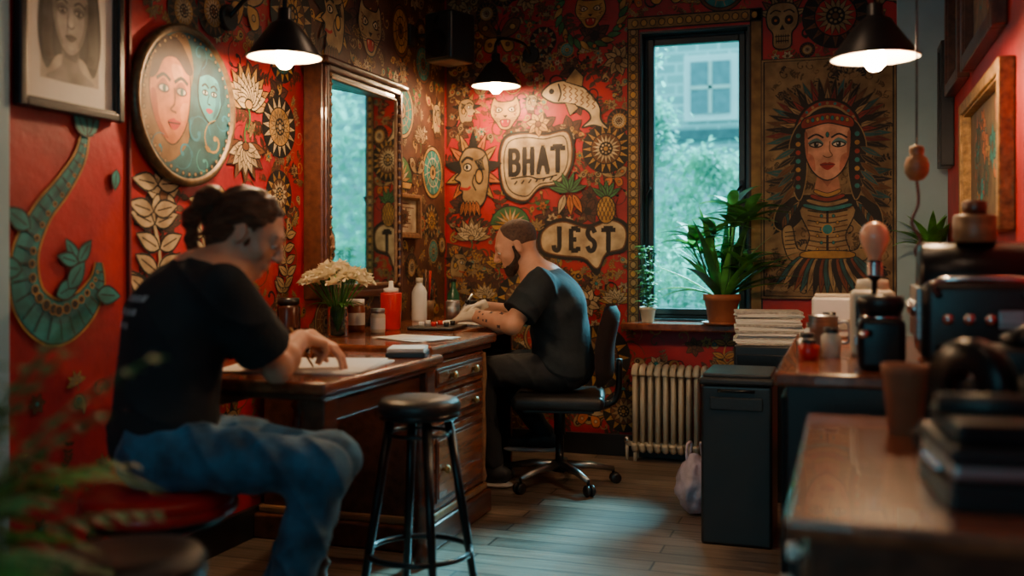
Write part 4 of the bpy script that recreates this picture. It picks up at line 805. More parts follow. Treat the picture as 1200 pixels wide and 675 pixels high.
bottle('glass_jar',(-2.08,4.04,D),[(0,0),(.04,0),(.042,.01),(.042,.10),(.036,.115),(.036,.12),(0,.12)],AMB,[(0,.12),(.04,.12),(.04,.145),(0,.146)],WHT,(.0425,.03,.085))
bottle('glass_jar',(-1.93,3.96,D),[(0,0),(.03,0),(.032,.01),(.032,.08),(.028,.09),(0,.09)],CREAM,[(0,.09),(.031,.09),(.031,.11),(0,.11)],STL,(.0325,.02,.07))
bottle('glass_jar',(-2.13,3.55,D),[(0,0),(.045,0),(.047,.01),(.047,.13),(.04,.145),(0,.145)],pm('dark_jar',(.05,.015,.01),.2),[(0,.145),(.044,.145),(.044,.17),(0,.17)],BLK)
bottle('steel_can',(-1.96,4.92,D),[(0,0),(.038,0),(.038,.10),(.036,.10),(.036,.09),(0,.09)],STL)
bottle('glass_jar',(-1.90,5.04,D),[(0,0),(.034,0),(.036,.01),(.036,.07),(.03,.08),(0,.08)],WHT,[(0,.08),(.033,.08),(.033,.1),(0,.1)],BLK)
w=MB(); w.lathe([(0,0),(.035,0),(.038,.10),(.035,.10),(.032,.006),(0,.006)],WOOD3,(0,0,0),22)
for i in range(14): a=U(0,6.28); r=U(.005,.02); w.tube([(r*math.cos(a),r*math.sin(a),.01),(2.6*r*math.cos(a),2.6*r*math.sin(a),U(.17,.27))],.003,[WOOD,WOOD3,BLK,REDP][i%4],6)
w.obj('brush_holder',(-2.14,5.0,D))
w=MB(); w.box((0,0,.01),(.22,.24,.016),BLK,.005)
for i in range(6): w.lathe([(0,0),(.012,0),(.013,.02),(.01,.02),(0,.012)],[WHT,REDP,BLK][i%3],(-.06+.06*(i%3),-.06+.1*(i//3),.018),12)
w.obj('tool_tray',(-1.78,4.28,D),.1)
def sheets(name,loc,a,b,n,rz=0,ink=True):
    w=MB()
    for i in range(n): w.box((U(-.01,.01),U(-.01,.01),.0012+i*.0024),(a,b,.0022),PAPER,0,None,Matrix.Rotation(U(-.2,.2) if i else 0,4,'Z'))
    return w.obj(name,loc,rz)
sheets('drawing_paper',(-1.80,4.66,D),.26,.34,3,.1); sheets('drawing_paper',(-1.66,2.88,.76),.46,.42,3,.15); sheets('notepad',(-1.66,3.75,D),.3,.2,3,-.4)
w=MB(); w.box((0,0,.01),(.14,.16,.02),RUB,.004); w.box((0,0,.027),(.13,.15,.014),PAPER,.002); w.obj('sketchbook',(-1.48,3.28,.76),.3)
w=MB(); w.lathe([(0,0),(.03,0),(.036,.09),(.034,.09),(.029,.006),(0,.006)],GL,(0,0,0),24); w.lathe([(0,.008),(.029,.008),(.033,.06),(0,.06)],AMB,(0,0,0),22); w.obj('drinking_glass',(-1.90,3.26,.7605))
# ------------------------------------------------------------------ SDF modelling
class SDF:
    def __init__(s,lo,hi,h):
        s.lo=np.array(lo,float); s.h=h; s.n=np.ceil((np.array(hi)-s.lo)/h).astype(int)+1; s.d=np.full(s.n,9.,np.float32)
    def reg(s,lo,hi):
        a=np.clip(np.floor((lo-s.lo)/s.h).astype(int),0,s.n); b=np.clip(np.ceil((hi-s.lo)/s.h).astype(int)+1,0,s.n)
        sl=tuple(slice(i,j) for i,j in zip(a,b)); g=[s.lo[k]+s.h*np.arange(a[k],b[k]) for k in range(3)]
        return sl,g[0][:,None,None],g[1][None,:,None],g[2][None,None,:]
    def put(s,sl,d,k,sub,X,Y,Z,cut):
        if d.size==0: return
        if cut:
            for p,n in cut:
                n=np.array(n,float); n/=np.linalg.norm(n); d=np.maximum(d,(X-p[0])*n[0]+(Y-p[1])*n[1]+(Z-p[2])*n[2])
        a=s.d[sl]
        if sub:
            b=-d; h=np.maximum(k-np.abs(a-b),0)/k; s.d[sl]=np.maximum(a,b)+h*h*k/4
        else:
            h=np.maximum(k-np.abs(a-d),0)/k; s.d[sl]=np.minimum(a,d)-h*h*k/4
    def cone(s,a,b,ra,rb,k=.02,flat=None,cut=None,sub=False):
        a=np.array(a,float); b=np.array(b,float); pad=max(ra,rb)+k+3*s.h
        sl,X,Y,Z=s.reg(np.minimum(a,b)-pad,np.maximum(a,b)+pad); ba=b-a; bb=max(ba@ba,1e-9)
        px,py,pz=X-a[0],Y-a[1],Z-a[2]; t=np.clip((px*ba[0]+py*ba[1]+pz*ba[2])/bb,0,1)
        qx,qy,qz=px-t*ba[0],py-t*ba[1],pz-t*ba[2]; f=1
        if flat:
            n=np.array(flat[0],float); n/=np.linalg.norm(n); f=flat[1]; dd=(qx*n[0]+qy*n[1]+qz*n[2])*(1/f-1); qx=qx+dd*n[0]; qy=qy+dd*n[1]; qz=qz+dd*n[2]
        d=(np.sqrt(qx*qx+qy*qy+qz*qz)-(ra+(rb-ra)*t))*(min(f,1) if f<1 else 1)
        s.put(sl,d,k,sub,X,Y,Z,cut)
    def ell(s,c,r,R=None,k=.02,cut=None,sub=False):
        c=np.array(c,float); r=np.array(r,float); pad=r.max()+k+3*s.h
        sl,X,Y,Z=s.reg(c-pad,c+pad); px,py,pz=X-c[0],Y-c[1],Z-c[2]
        if R is None: R=np.eye(3)
        l=[px*R[i][0]+py*R[i][1]+pz*R[i][2] for i in range(3)]
        k0=np.sqrt(sum((l[i]/r[i])**2 for i in range(3))); k1=np.sqrt(sum((l[i]/r[i]**2)**2 for i in range(3)))+1e-9
        s.put(sl,k0*(k0-1)/k1,k,sub,X,Y,Z,cut)
    def ripple(s,amp,fn):
        X,Y,Z=[s.lo[k]+s.h*np.arange(s.n[k]) for k in range(3)]; s.d+=(amp*fn(X[:,None,None],Y[None,:,None],Z[None,None,:])).astype(np.float32)
    def mesh(s,name,mat,parent):
        d=s.d; ins=d<0; n=s.n
        cs=[(i,j,k) for i in(0,1) for j in(0,1) for k in(0,1)]
        def sub(A,c): return A[c[0]:n[0]-1+c[0],c[1]:n[1]-1+c[1],c[2]:n[2]-1+c[2]]
        al=np.ones(n-1,bool); an=np.zeros(n-1,bool)
        for c in cs: x=sub(ins,c); al&=x; an|=x
        act=an&~al; I=np.argwhere(act); idx=np.full(n-1,-1,np.int64); idx[act]=np.arange(len(I))
        V=[d[I[:,0]+c[0],I[:,1]+c[1],I[:,2]+c[2]].astype(float) for c in cs]; pos=np.zeros((len(I),3)); cnt=np.zeros(len(I))
        for p in range(8):
            for q in range(p+1,8):
                a,b=np.array(cs[p]),np.array(cs[q])
                if np.abs(a-b).sum()!=1: continue
                mk=(V[p]<0)!=(V[q]<0); t=V[p][mk]/(V[p][mk]-V[q][mk]); pos[mk]+=a+t[:,None]*(b-a); cnt[mk]+=1
        P=s.lo+s.h*(I+pos/cnt[:,None]); F=[]
        for ax in range(3):
            u,v=(ax+1)%3,(ax+2)%3
            sa=[slice(1,-1)]*3; sa[ax]=slice(0,-1); sb=list(sa); sb[ax]=slice(1,None)
            A=ins[tuple(sa)]; B=ins[tuple(sb)]
            for flip,mk in((False,A&~B),(True,~A&B)):
                J=np.argwhere(mk); 
                if len(J)==0: continue
                J=J+1; J[:,ax]-=1
                def g(du,dv):
                    K=J.copy(); K[:,u]-=du; K[:,v]-=dv; return idx[K[:,0],K[:,1],K[:,2]]
                q=np.stack([g(1,1),g(0,1),g(0,0),g(1,0)],1)
                if flip: q=q[:,::-1]
                F.append(q)
        F=np.concatenate(F)
        me=bpy.data.meshes.new(name); me.from_pydata(P.tolist(),[],F.tolist()); me.materials.append(mat)
        me.polygons.foreach_set('use_smooth',[True]*len(F)); me.update()
        o=bpy.data.objects.new(name,me); bpy.context.collection.objects.link(o)
        sm=o.modifiers.new('s','SMOOTH'); sm.factor=.5; sm.iterations=2
        if parent: o.parent=parent
        return o
def nrm(v): v=np.array(v,float); return v/np.linalg.norm(v)
class Head:
    def __init__(s,C,f,up=(0,0,1),sc=1):
        s.C=np.array(C,float); s.f=nrm(f); s.r=nrm(np.cross(s.f,up)); s.u=np.cross(s.r,s.f); s.R=np.array([s.r,s.f,s.u]); s.sc=sc
    def L(s,x,y,z): return s.C+(s.r*x+s.f*y+s.u*z)*s.sc
    def e(s,S,p,r,k=.012,**kw): S.ell(s.L(*p),[q*s.sc for q in r],s.R,k,**kw)
    def c(s,S,p,q,a,b,k=.01,**kw): S.cone(s.L(*p),s.L(*q),a*s.sc,b*s.sc,k,**kw)
    def skin(s,S):
        s.e(S,(0,-.018,.035),(.073,.095,.082)); s.e(S,(0,.028,-.012),(.061,.062,.08),k=.03); s.e(S,(0,.035,-.062),(.048,.045,.042),k=.03); s.e(S,(0,.068,-.094),(.02,.017,.016),k=.025)
        for x in(-1,1):
            s.e(S,(x*.043,.055,-.025),(.018,.02,.018),k=.02); s.e(S,(x*.032,.091,.006),(.017,.013,.012),k=.01,sub=True); s.e(S,(x*.031,.075,.005),(.014,.014,.013),k=.004)
            s.e(S,(x*.075,-.008,-.008),(.007,.017,.030),k=.006); s.e(S,(x*.082,-.003,-.005),(.005,.009,.018),k=.004,sub=True)
            s.e(S,(x*.011,.100,-.032),(.008,.010,.008),k=.006)
        s.c(S,(-.036,.080,.027),(.036,.080,.027),.010,.010,.02); s.c(S,(0,.084,.018),(0,.111,-.026),.007,.011,.012)
        s.c(S,(-.018,.086,-.057),(.018,.086,-.057),.006,.006,.008); s.c(S,(-.016,.084,-.067),(.016,.084,-.067),.007,.007,.008); s.c(S,(-.02,.097,-.062),(.02,.097,-.062),.002,.002,.003,sub=True)
def hand(S,W,d,n,sd,curl=(.5,.6,.4),sc=1.,thumb=.5):
    W=np.array(W,float); d=nrm(d); n=nrm(np.array(n)-d*np.dot(n,d)); s=np.cross(d,n); s=s*(1 if np.dot(s,sd)>0 else -1)
    offs=(.030,.010,-.011,-.030); pl=(.086,.090,.085,.076); fl=((.040,.025,.020),(.045,.028,.021),(.041,.026,.020),(.032,.020,.018)); tips=[]
    for i in range(4):
        K=W+(d*pl[i]+s*offs[i])*sc; S.cone(W+s*offs[i]*.55*sc,K,.0165*sc,.0115*sc,.012)
        p=K; a=0; dd=d+s*(.05*(1.5-i))
        for j in range(3):
            a+=curl[j]*(1+.12*i); q=p+(np.cos(a)*dd+np.sin(a)*n)*fl[i][j]*sc; S.cone(p,q,(.0098,.0088,.0078)[j]*sc,(.0088,.0078,.0066)[j]*sc,.0035); p=q
        tips.append(p)
    p=W+(d*.018+s*.02+n*.006)*sc
    for dr,ln,r0,r1 in((d*.55+s*.62+n*thumb*.6,.048,.016,.0118),(d*.8+s*.2+n*thumb,.032,.0115,.0102),(d*.85-s*.05+n*thumb,.026,.010,.0078)):
        q=p+nrm(dr)*ln*sc; S.cone(p,q,r0*sc,r1*sc,.006); p=q
    return tips+[p]
def arm(S,sh,el,wr,r=(.05,.042,.036,.027)):
    sh,el,wr=map(np.array,(sh,el,wr)); S.cone(sh,el,r[0],r[1]*.95,.02); m_=el+(wr-el)*.3; S.cone(el,m_,r[1]*.95,r[1],.02); S.cone(m_,wr,r[1],r[3],.02)
def sleeve(S,sh,el,fr,r0,r1,k=.03):
    sh,el=np.array(sh,float),np.array(el,float); e=sh+(el-sh)*fr; n=el-sh; S.cone(sh,e+(el-sh)*.1,r0,r1,k,cut=[(e,n)])
def rid(a): return (1-np.abs(np.sin(a)))**3      # sharp narrow ridge, like a cloth fold
def shirtfold(X,Y,Z):
    g=np.clip(np.sin(7*X-9*Y+5*Z+1.0)+.45,0,1)
    return -(rid(13*Z+9*X+4*Y+1.6*np.sin(7*Y+5*X))*g*1.5+rid(9*X-11*Y+10*Z+1.2*np.sin(9*Z))*np.clip(np.sin(6*Z+8*Y),0,1)*1.2)+.35*np.sin(38*Z+14*X+3*np.sin(16*Y+6*Z))*np.sin(17*X-22*Y+9*Z)
def jeanfold(X,Y,Z):
    return -(rid(17*X+14*Z+1.5*np.sin(14*Y))*1.3+rid(13*Z-12*X+6*Y+np.sin(18*Z))*.8)+.5*np.sin(60*X+20*Z+4*np.sin(20*Y))*np.sin(30*Z+18*Y)
SK1=pm('skin_warm',(.56,.27,.17),.5,var=.10,scale=18,bump=.06,bs=200); SK2=pm('skin_tan',(.58,.29,.18),.5,var=.12,scale=18,bump=.06,bs=200)
TEE=pm('black_cotton',(.009,.012,.015),.9,bump=.4,bs=22,var=.3); TEE2=pm('charcoal_cotton',(.009,.016,.022),.9,bump=.4,bs=22,var=.3)
DEN=pm('blue_denim',(.024,.11,.20),.8,bump=.45,bs=30,var=.55,scale=14,sheen=.1); DEN2=pm('black_denim',(.012,.015,.02),.85,bump=.35,bs=25)
HAIR=pm('brown_hair',(.10,.040,.020),.38,var=.6,scale=30,st=(1,1,6),bump=1.0,bs=70); BEARD=pm('dark_beard',(.03,.015,.009),.7,var=.5,scale=60,bump=.8,bs=160)
STUB=pm('stubble_skin',(.27,.13,.08),.7,var=.3,scale=120,bump=.3,bs=260); BUZZ=pm('buzzed_hair',(.08,.04,.026),.7,var=.4,scale=90,bump=.4,bs=260)
SHOE=pm('dark_sneaker',(.015,.016,.02),.6); SOLE=pm('white_sole',(.55,.53,.5),.6); GLOVE=pm('cream_glove',(.68,.58,.44),.5,var=.08,bump=.2,bs=60)
EYE_W=pm('eye_white',(.7,.68,.64),.2,var=.02); EYE_D=pm('eye_dark',(.02,.012,.008),.15)
def shoe(S,So,an,toe,ball=.045):
    an,toe=np.array(an,float),np.array(toe,float); d=toe-an; d[2]=0; d=nrm(d); b=an.copy(); b[2]=toe[2]; fl=((0,0,1),.75)
    S.cone(b-d*.045+[0,0,.012],b+d*.07+[0,0,.012],.040,.043,.02); S.cone(b+d*.07+[0,0,.008],toe,.043,.032,.02,flat=fl); S.cone(an+[0,0,.02],b+[0,0,.02],.04,.045,.02)
    z=toe[2]-.036; So.cone(b-d*.05+[0,0,-.036],b+d*.08+[0,0,-.036],.043,.047,.01,flat=((0,0,1),.3)); So.cone(b+d*.08+[0,0,-.036],toe+d*.005+[0,0,-.036],.047,.038,.01,flat=((0,0,1),.3))
def eyes(H,par,nm='eyes'):
    w=MB()
    for x in(-1,1):
        w.ball(H.L(x*.031,.078,.003),.0125*H.sc,EYE_W,seg=12); w.ball(H.L(x*.031,.0865,-.002),.0055*H.sc,EYE_D,seg=10)
    w.obj(nm,parent=par)
# ================= man 1 (long hair, at table)
P1=empty('seated_man')
f1=nrm((.66,.75,0)); r1=np.array([.75,-.66,0]); R1=np.array([r1,f1,[0,0,1]])
pel=np.array([-1.75,2.28,.60]); bel=np.array([-1.745,2.285,.76]); che=np.array([-1.715,2.30,.92]); shc=np.array([-1.66,2.34,1.035]); nb=np.array([-1.62,2.375,1.08])
shR=shc+r1*.175; shL=shc-r1*.175+[0,0,.0]; elR=np.array([-1.50,2.44,.806]); wrR=np.array([-1.545,2.645,.872]); elL=np.array([-1.72,2.68,.806]); wrL=np.array([-1.60,2.80,.862])
H1=Head((-1.575,2.415,1.185),(.82,.34,-.46),(0,0,1),1.0)
S=SDF((-1.98,2.0,.70),(-1.28,2.98,1.34),.004)
H1.skin(S); S.cone(nb,H1.L(0,-.03,-.03),.056,.052,.03); S.cone(che,shc,.10,.11,.03); S.cone(shc,nb,.1,.055,.04)
arm(S,shR,elR,wrR); arm(S,shL,elL,wrL); S.cone(shR,shL,.05,.05,.03)
tR=hand(S,wrR,(.12,.80,-.12),(-.30,-.15,-.95),(-.9,.2,.2),(.55,.65,.45),1.,.6); hand(S,wrL,(.75,.05,-.30),(.0,-.1,-1),(0,-.9,.1),(.35,.4,.3),1.,.3)
S.mesh('body',SK1,P1); eyes(H1,P1)
S=SDF((-2.02,1.98,.52),(-1.28,2.85,1.2),.005)
S.ell(pel+[0,0,.02],(.185,.145,.13),R1,.05,cut=[((0,0,.575),(0,0,-1))]); S.ell(bel,(.165,.135,.17),R1,.06); S.ell(che-f1*.015,(.185,.135,.17),R1,.06); S.ell(shc-f1*.02-[0,0,.03],(.195,.105,.10),R1,.05); S.cone(shc,nb+[0,0,-.012],.10,.066,.05,cut=[(nb+[.0,0,.012],(nb-shc)+[0,0,.05])])
sleeve(S,shR,elR,.74,.070,.080); sleeve(S,shL,elL,.74,.070,.080)
S.ripple(.0085,shirtfold)
shirt=S.mesh('t_shirt',TEE,P1)
S=SDF((-2.02,1.98,.06),(-1.14,2.66,.76),.005)
kR=np.array([-1.265,2.275,.575]); kL=np.array([-1.31,2.41,.565]); aR=np.array([-1.40,2.27,.12]); aL=np.array([-1.50,2.40,.12])
S.ell(pel+[0,0,.0],(.175,.135,.105),R1,.05); 
for h_,k_,a_ in((pel+[.04,-.085,.0],kR,aR),(pel+[.03,.06,.0],kL,aL)):
    S.cone(h_,k_,.096,.066,.04); S.cone(k_,k_+(a_-k_)*.35,.064,.062,.03); S.cone(k_+(a_-k_)*.35,a_,.062,.050,.02)
S.ripple(.0065,jeanfold)
S.mesh('jeans',DEN,P1)
S=SDF((-1.62,2.1,-.01),(-1.05,2.6,.2),.005); So=SDF((-1.62,2.1,-.01),(-1.05,2.6,.2),.005)
shoe(S,So,aR-[0,0,.03],(-1.22,2.27,.049)); shoe(S,So,aL-[0,0,.03],(-1.32,2.42,.049)); S.mesh('shoes',SHOE,P1); So.mesh('soles',SOLE,P1)
S=SDF((-1.92,2.14,.92),(-1.38,2.65,1.36),.0035)
H1.e(S,(0,-.020,.040),(.078,.099,.084),k=.01,cut=[(H1.L(0,.050,.055),H1.f*1-H1.u*.45),(H1.L(0,.0,.012),-H1.u*1-H1.f*-.9)])
H1.e(S,(0,-.055,-.02),(.066,.060,.075),k=.015,cut=[(H1.L(0,-.030,0),H1.f)])
for x in(-1,1): H1.c(S,(x*.072,.03,.045),(x*.060,-.07,.045),.010,.014,.015)
# gathered knot at the back of the head with a tail falling on the neck
H1.c(S,(0,-.09,.045),(0,-.118,.045),.022,.018,.01); H1.e(S,(0,-.142,.042),(.033,.030,.033),k=.008)
kn=H1.L(0,-.15,.03); t1=kn+np.array([-.035,-.015,-.055]); t2=kn+np.array([-.035,-.015,-.125]); t3=kn+np.array([-.02,-.01,-.175])
S.cone(kn,t1,.027,.024,.015); S.cone(t1,t2,.024,.016,.015); S.cone(t2,t3,.016,.004,.012); S.cone(kn+[.02,.01,0],t2+[.03,.02,.03],.018,.007,.012)
for x in(-1,1): H1.c(S,(x*.02,.090,.028),(x*.046,.080,.027),.0035,.003,.002); H1.c(S,(x*.074,.022,.02),(x*.073,.018,-.03),.005,.002,.004)
gv=H1.r*1.0+H1.u*.2
S.ripple(.0022,lambda X,Y,Z:np.sin(300*(X*gv[0]+Y*gv[1]+Z*gv[2])+60*Z)*.8+np.sin(170*(Z-.3*X)))
S.mesh('hair',HAIR,P1)
S=SDF((-1.68,2.25,1.0),(-1.35,2.6,1.3),.0035); H1.e(S,(0,.0375,-.0635),(.0485,.0455,.041),k=.01,cut=[(H1.L(0,.0,-.068),H1.u+H1.f*.5)]); H1.e(S,(0,.0685,-.0945),(.0208,.0178,.0165),k=.02); S.mesh('stubble',STUB,P1)
dg=bpy.context.evaluated_depsgraph_get(); dg.update(); bv=BVHTree.FromObject(shirt,dg)
w=MB(); PR=pm('grey_print',(.42,.44,.45),.8)
bk=che+[0,0,.03]
for row in range(3):
    x=-.12+.01*row
    while x<.10-.03*row:
        ln=U(.012,.026); c=[]
        for (dx,dz) in((0,0),(ln,0),(ln,.017),(0,.017)):
            o_=Vector(bk+r1*(x+dx)-f1*.5+np.array([0,0,.05-.036*row+dz])); hit=bv.ray_cast(o_,Vector(f1))
            if hit[0] is None: break
            c.append(hit[0]-Vector(f1)*.003)
        if len(c)==4:
            for k in range(3):
                t0=k/3; t1_=t0+.24; w.add([c[0].lerp(c[1],t0),c[0].lerp(c[1],t1_),c[3].lerp(c[2],t1_+.05),c[3].lerp(c[2],t0+.05)],[[0,1,2,3]],PR)
        x+=ln+.006
w.obj('shirt_print',parent=P1)
tp=Vector((tR[0]+tR[4])/2); pd=Vector((-.35,-.35,.85)).normalized()
w=MB(); w.tube([tp-pd*.045,tp-pd*.035,tp+pd*.10],[.001,.0038,.0038],GOLDF,8); w.obj('pencil')
# ================= man 2 (short hair, beard, gloves)
P2=empty('seated_man')
f2=nrm((-.97,-.22,0)); l2=np.array([.22,-.97,0]); R2=np.array([-l2,f2,[0,0,1]])
pel=np.array([-1.29,4.70,.565]); bel=np.array([-1.30,4.70,.70]); che=np.array([-1.335,4.69,.86]); shc=np.array([-1.39,4.68,.985]); nb=np.array([-1.435,4.67,1.05])
shL=shc+l2*.18; shR=shc-l2*.18; elL=np.array([-1.455,4.39,.80]); wrL=np.array([-1.675,4.47,.835]); elR=np.array([-1.57,4.93,.81]); wrR=np.array([-1.75,4.79,.86])
H2=Head((-1.52,4.65,1.17),(-.84,-.30,-.40),(0,0,1),1.06)
S=SDF((-1.95,4.2,.68),(-1.15,5.1,1.34),.004)
H2.skin(S); S.cone(nb,H2.L(0,-.03,-.03),.060,.055,.03); S.cone(che,shc,.10,.11,.03); S.cone(shc,nb,.1,.06,.04)
arm(S,shL,elL,wrL,(.054,.047,.042,.030)); arm(S,shR,elR,wrR,(.054,.047,.042,.030)); S.cone(shR,shL,.05,.05,.03)
bd2=S.mesh('body',SK2,P2); eyes(H2,P2)
S=SDF((-1.98,4.3,.74),(-1.6,4.95,.95),.0035)
dL=nrm((-.85,.25,-.12)); dR=nrm((-.75,-.55,-.28))
S.cone(wrL-dL*.02,wrL+dL*.01,.034,.030,.01,cut=[(wrL-dL*.03,-dL)]); S.cone(wrR-dR*.02,wrR+dR*.01,.034,.030,.01,cut=[(wrR-dR*.03,-dR)])
hand(S,wrL,dL,(-.1,.45,-.85),(-.1,.8,.4),(.35,.45,.35),1.0,.4); hand(S,wrR,dR,(.35,-.5,-.75),(.3,-.7,.5),(.5,.6,.4),1.0,.5)
S.mesh('gloved_hands',GLOVE,P2)
S=SDF((-1.74,4.3,.50),(-1.05,5.05,1.15),.005)
S.ell(pel+[0,0,.02],(.18,.15,.13),R2,.05,cut=[((0,0,.53),(0,0,-1))]); S.ell(bel,(.165,.145,.16),R2,.06); S.ell(che-f2*.02,(.19,.14,.17),R2,.06); S.ell(shc-f2*.02-[0,0,.03],(.205,.11,.10),R2,.05); S.cone(shc,nb+[0,0,-.01],.10,.070,.05,cut=[(nb+[0,0,.014],(nb-shc)+[0,0,.05])])
sleeve(S,shL,elL,.74,.078,.086); sleeve(S,shR,elR,.74,.078,.086)
S.ripple(.0085,shirtfold)
S.mesh('t_shirt',TEE2,P2)
S=SDF((-1.85,4.35,.05),(-1.05,5.1,.74),.006)
kL=np.array([-1.68,4.545,.565]); kR=np.array([-1.70,4.82,.57]); aL=np.array([-1.60,4.56,.12]); aR=np.array([-1.45,4.93,.20])
S.ell(pel-[0,0,.0],(.172,.14,.10),R2,.05)
for h_,k_,a_ in((pel+[-.04,-.085,.0],kL,aL),(pel+[-.04,.085,.0],kR,aR)):
    S.cone(h_,k_,.092,.065,.04); S.cone(k_,k_+(a_-k_)*.35,.062,.058,.03); S.cone(k_+(a_-k_)*.35,a_,.058,.045,.02)
S.ripple(.005,jeanfold); S.mesh('trousers',DEN2,P2)
S=SDF((-1.9,4.4,-.01),(-1.35,5.1,.32),.005); So=SDF((-1.9,4.4,-.01),(-1.35,5.1,.32),.005)
shoe(S,So,aL-[0,0,.03],(-1.775,4.54,.049)); shoe(S,So,aR-[0,0,.0],(-1.62,4.89,.16)); S.mesh('shoes',SHOE,P2); So.mesh('soles',SOLE,P2)
S=SDF((-1.72,4.5,1.0),(-1.35,4.85,1.34),.0035)
H2.e(S,(0,-.020,.0355),(.0745,.0955,.0825),k=.01,cut=[(H2.L(0,.035,.05),H2.f*1-H2.u*.1),(H2.L(0,-.01,-.025),-H2.u+H2.f*.35)])
S.mesh('short_hair',BUZZ,P2)
S=SDF((-1.72,4.5,1.0),(-1.35,4.85,1.34),.0035)
for x in(-1,1): H2.c(S,(x*.02,.090,.028),(x*.046,.080,.027),.004,.003,.002); H2.c(S,(x*.070,.014,.0),(x*.066,.014,-.05),.007,.009,.008)
H2.e(S,(0,.040,-.080),(.052,.049,.033),k=.012,cut=[(H2.L(0,.0,-.056),H2.u)]); H2.e(S,(0,.072,-.102),(.027,.024,.025),k=.02); H2.c(S,(-.022,.093,-.050),(.022,.093,-.050),.005,.005,.005)
for x in(-1,1): H2.c(S,(x*.061,.012,-.045),(x*.049,.05,-.078),.011,.012,.015)
S.mesh('beard',BEARD,P2)
dg.update(); bv=BVHTree.FromObject(bd2,dg); w=MB(); TAT=pm('tattoo_ink',(.09,.06,.06),.6)
ax=Vector(wrL-elL); sdv=ax.cross(Vector((0,0,1))).normalized(); upv=sdv.cross(ax).normalized()
for k in range(26):
    t0=U(.12,.82); a=U(0,6.28); sz=U(.007,.015); c=Vector(elL)+ax*t0; dr=(sdv*math.cos(a)+upv*math.sin(a)); tg=dr.cross(ax).normalized(); pts=[]
    for j in range(8):
        b_=j*pi/4; rr=sz*(1 if j%2 else .55); o_=c+dr*.12+tg*math.cos(b_)*rr+ax.normalized()*math.sin(b_)*rr; hit=bv.ray_cast(o_,-dr)
        if hit[0] is None: break
        pts.append(hit[0]+dr*.0012)
    if len(pts)==8: w.add(pts,[list(range(8))],TAT)
w.obj('forearm_tattoo',parent=P2)
w=MB(); tL=Vector(wrR)+Vector(dR)*.12; w.tube([tL+Vector((-.02,-.03,-.055)),tL+Vector((.0,-.0,.0)),tL+Vector((.05,.05,.10))],[.002,.006,.007],STL,10); w.ball(tL+Vector((.03,.03,.06)),.014,BLKM); w.obj('tattoo_pen')
# ------------------------------------------------------------------ outdoors
m,nt,out=nodes('brick_house'); N=nt.nodes.new; L=nt.links.new
b=N('ShaderNodeBsdfPrincipled'); L(b.outputs[0],out.inputs[0]); tc=N('ShaderNodeTexCoord'); mp=N('ShaderNodeMapping'); mp.inputs['Rotation'].default_value=(pi/2,0,0); L(tc.outputs['Object'],mp.inputs[0])
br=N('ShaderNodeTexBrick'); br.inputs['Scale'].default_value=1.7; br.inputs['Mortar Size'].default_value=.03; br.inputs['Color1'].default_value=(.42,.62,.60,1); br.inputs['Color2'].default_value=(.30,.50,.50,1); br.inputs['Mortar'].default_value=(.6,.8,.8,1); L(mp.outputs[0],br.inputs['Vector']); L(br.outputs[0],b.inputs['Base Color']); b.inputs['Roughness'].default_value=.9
HOUSE=m; ROOFE=pm('slate_band',(.10,.18,.19),.8)
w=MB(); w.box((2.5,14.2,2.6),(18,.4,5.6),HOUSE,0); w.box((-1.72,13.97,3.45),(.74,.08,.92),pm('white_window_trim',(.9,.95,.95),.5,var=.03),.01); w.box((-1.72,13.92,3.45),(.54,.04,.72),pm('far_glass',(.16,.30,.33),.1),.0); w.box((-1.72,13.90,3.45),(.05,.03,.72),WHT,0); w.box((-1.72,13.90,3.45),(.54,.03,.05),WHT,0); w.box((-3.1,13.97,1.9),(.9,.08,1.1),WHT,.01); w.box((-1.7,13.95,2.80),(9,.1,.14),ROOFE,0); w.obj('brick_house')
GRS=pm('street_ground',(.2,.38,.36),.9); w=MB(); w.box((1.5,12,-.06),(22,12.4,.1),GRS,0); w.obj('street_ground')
def tree(name,loc,n,cx,sz,tr,br=True):
    w=MB(); w.tube([(0,0,0),(.03,0,tr*.6),(0,.03,tr)],[.05,.04,.02],WOOD3,8)
    for i in range(n):
        c=random.choice(cx); p=Vector((c[0]+random.gauss(0,c[3]),c[1]+random.gauss(0,c[3]),c[2]+random.gauss(0,c[3]*.9))); d=Vector((U(-1,1),U(-1,1),U(-1,.6)))
        w.leaf(p,d,U(sz*.7,sz*1.3),sz*.6,.5,LEAFT,3)
    for c in cx[:3]: w.tube([(0,.02,tr*.9),(c[0]*.5,c[1]*.5,(tr+c[2])/2),c[:3]],[.014,.010,.005],WOOD3,6)
    w.obj(name,loc)
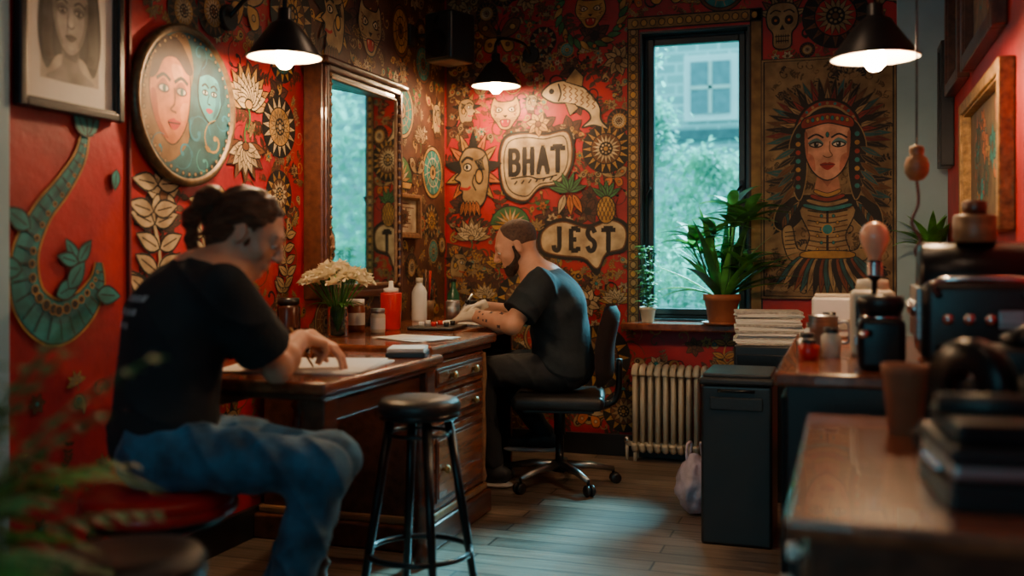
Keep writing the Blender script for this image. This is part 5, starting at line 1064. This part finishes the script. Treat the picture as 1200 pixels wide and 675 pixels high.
tree('street_tree',(-1.95,9.2,0),2700,[(.14,0,2.95,.11),(.22,.2,2.45,.12),(.30,0,2.1,.14),(1.00,0,1.85,.14),(.60,.2,1.70,.16),(.75,0,1.95,.10),(-.3,0,2.9,.28),(.4,0,1.35,.16),(.95,.1,1.35,.15),(.6,0,1.0,.16)],.08,1.2)
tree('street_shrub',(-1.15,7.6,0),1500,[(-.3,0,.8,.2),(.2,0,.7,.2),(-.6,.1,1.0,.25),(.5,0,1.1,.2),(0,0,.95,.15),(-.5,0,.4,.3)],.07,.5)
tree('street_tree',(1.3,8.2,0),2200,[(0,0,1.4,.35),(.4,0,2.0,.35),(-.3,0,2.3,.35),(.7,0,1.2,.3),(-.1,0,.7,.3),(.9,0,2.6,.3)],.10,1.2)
# ------------------------------------------------------------------ light
sun=bpy.data.lights.new('sun','SUN'); sun.energy=36; sun.angle=math.radians(18); sun.color=(.26,.80,1.0); so=bpy.data.objects.new('daylight_sun',sun); bpy.context.collection.objects.link(so)
so.rotation_euler=Vector((-.16,-.80,-.60)).to_track_quat('-Z','Y').to_euler()
wd=bpy.data.worlds.new('world'); bpy.context.scene.world=wd; wd.use_nodes=True; nt=wd.node_tree; bg=nt.nodes['Background']
tc=nt.nodes.new('ShaderNodeTexCoord'); sx=nt.nodes.new('ShaderNodeSeparateXYZ'); cr=nt.nodes.new('ShaderNodeValToRGB')
nt.links.new(tc.outputs['Generated'],sx.inputs[0]); nt.links.new(sx.outputs['Z'],cr.inputs[0])
e=cr.color_ramp.elements; e[0].position=.0; e[0].color=(.12,.46,.56,1); e[1].position=.5; e[1].color=(.25,.75,.87,1)
nt.links.new(cr.outputs[0],bg.inputs[0]); bg.inputs[1].default_value=3.3
# ------------------------------------------------------------------ camera
cam=bpy.data.cameras.new('camera'); co=bpy.data.objects.new('camera',cam); bpy.context.collection.objects.link(co)
co.location=(0,0,EYE); co.rotation_euler=(pi/2,0,math.atan(.331)); cam.lens=35; cam.sensor_width=36; cam.shift_y=-37.5/1200; cam.clip_start=.05
cam.dof.use_dof=True; cam.dof.focus_distance=4.6; cam.dof.aperture_fstop=1.35
bpy.context.scene.camera=co
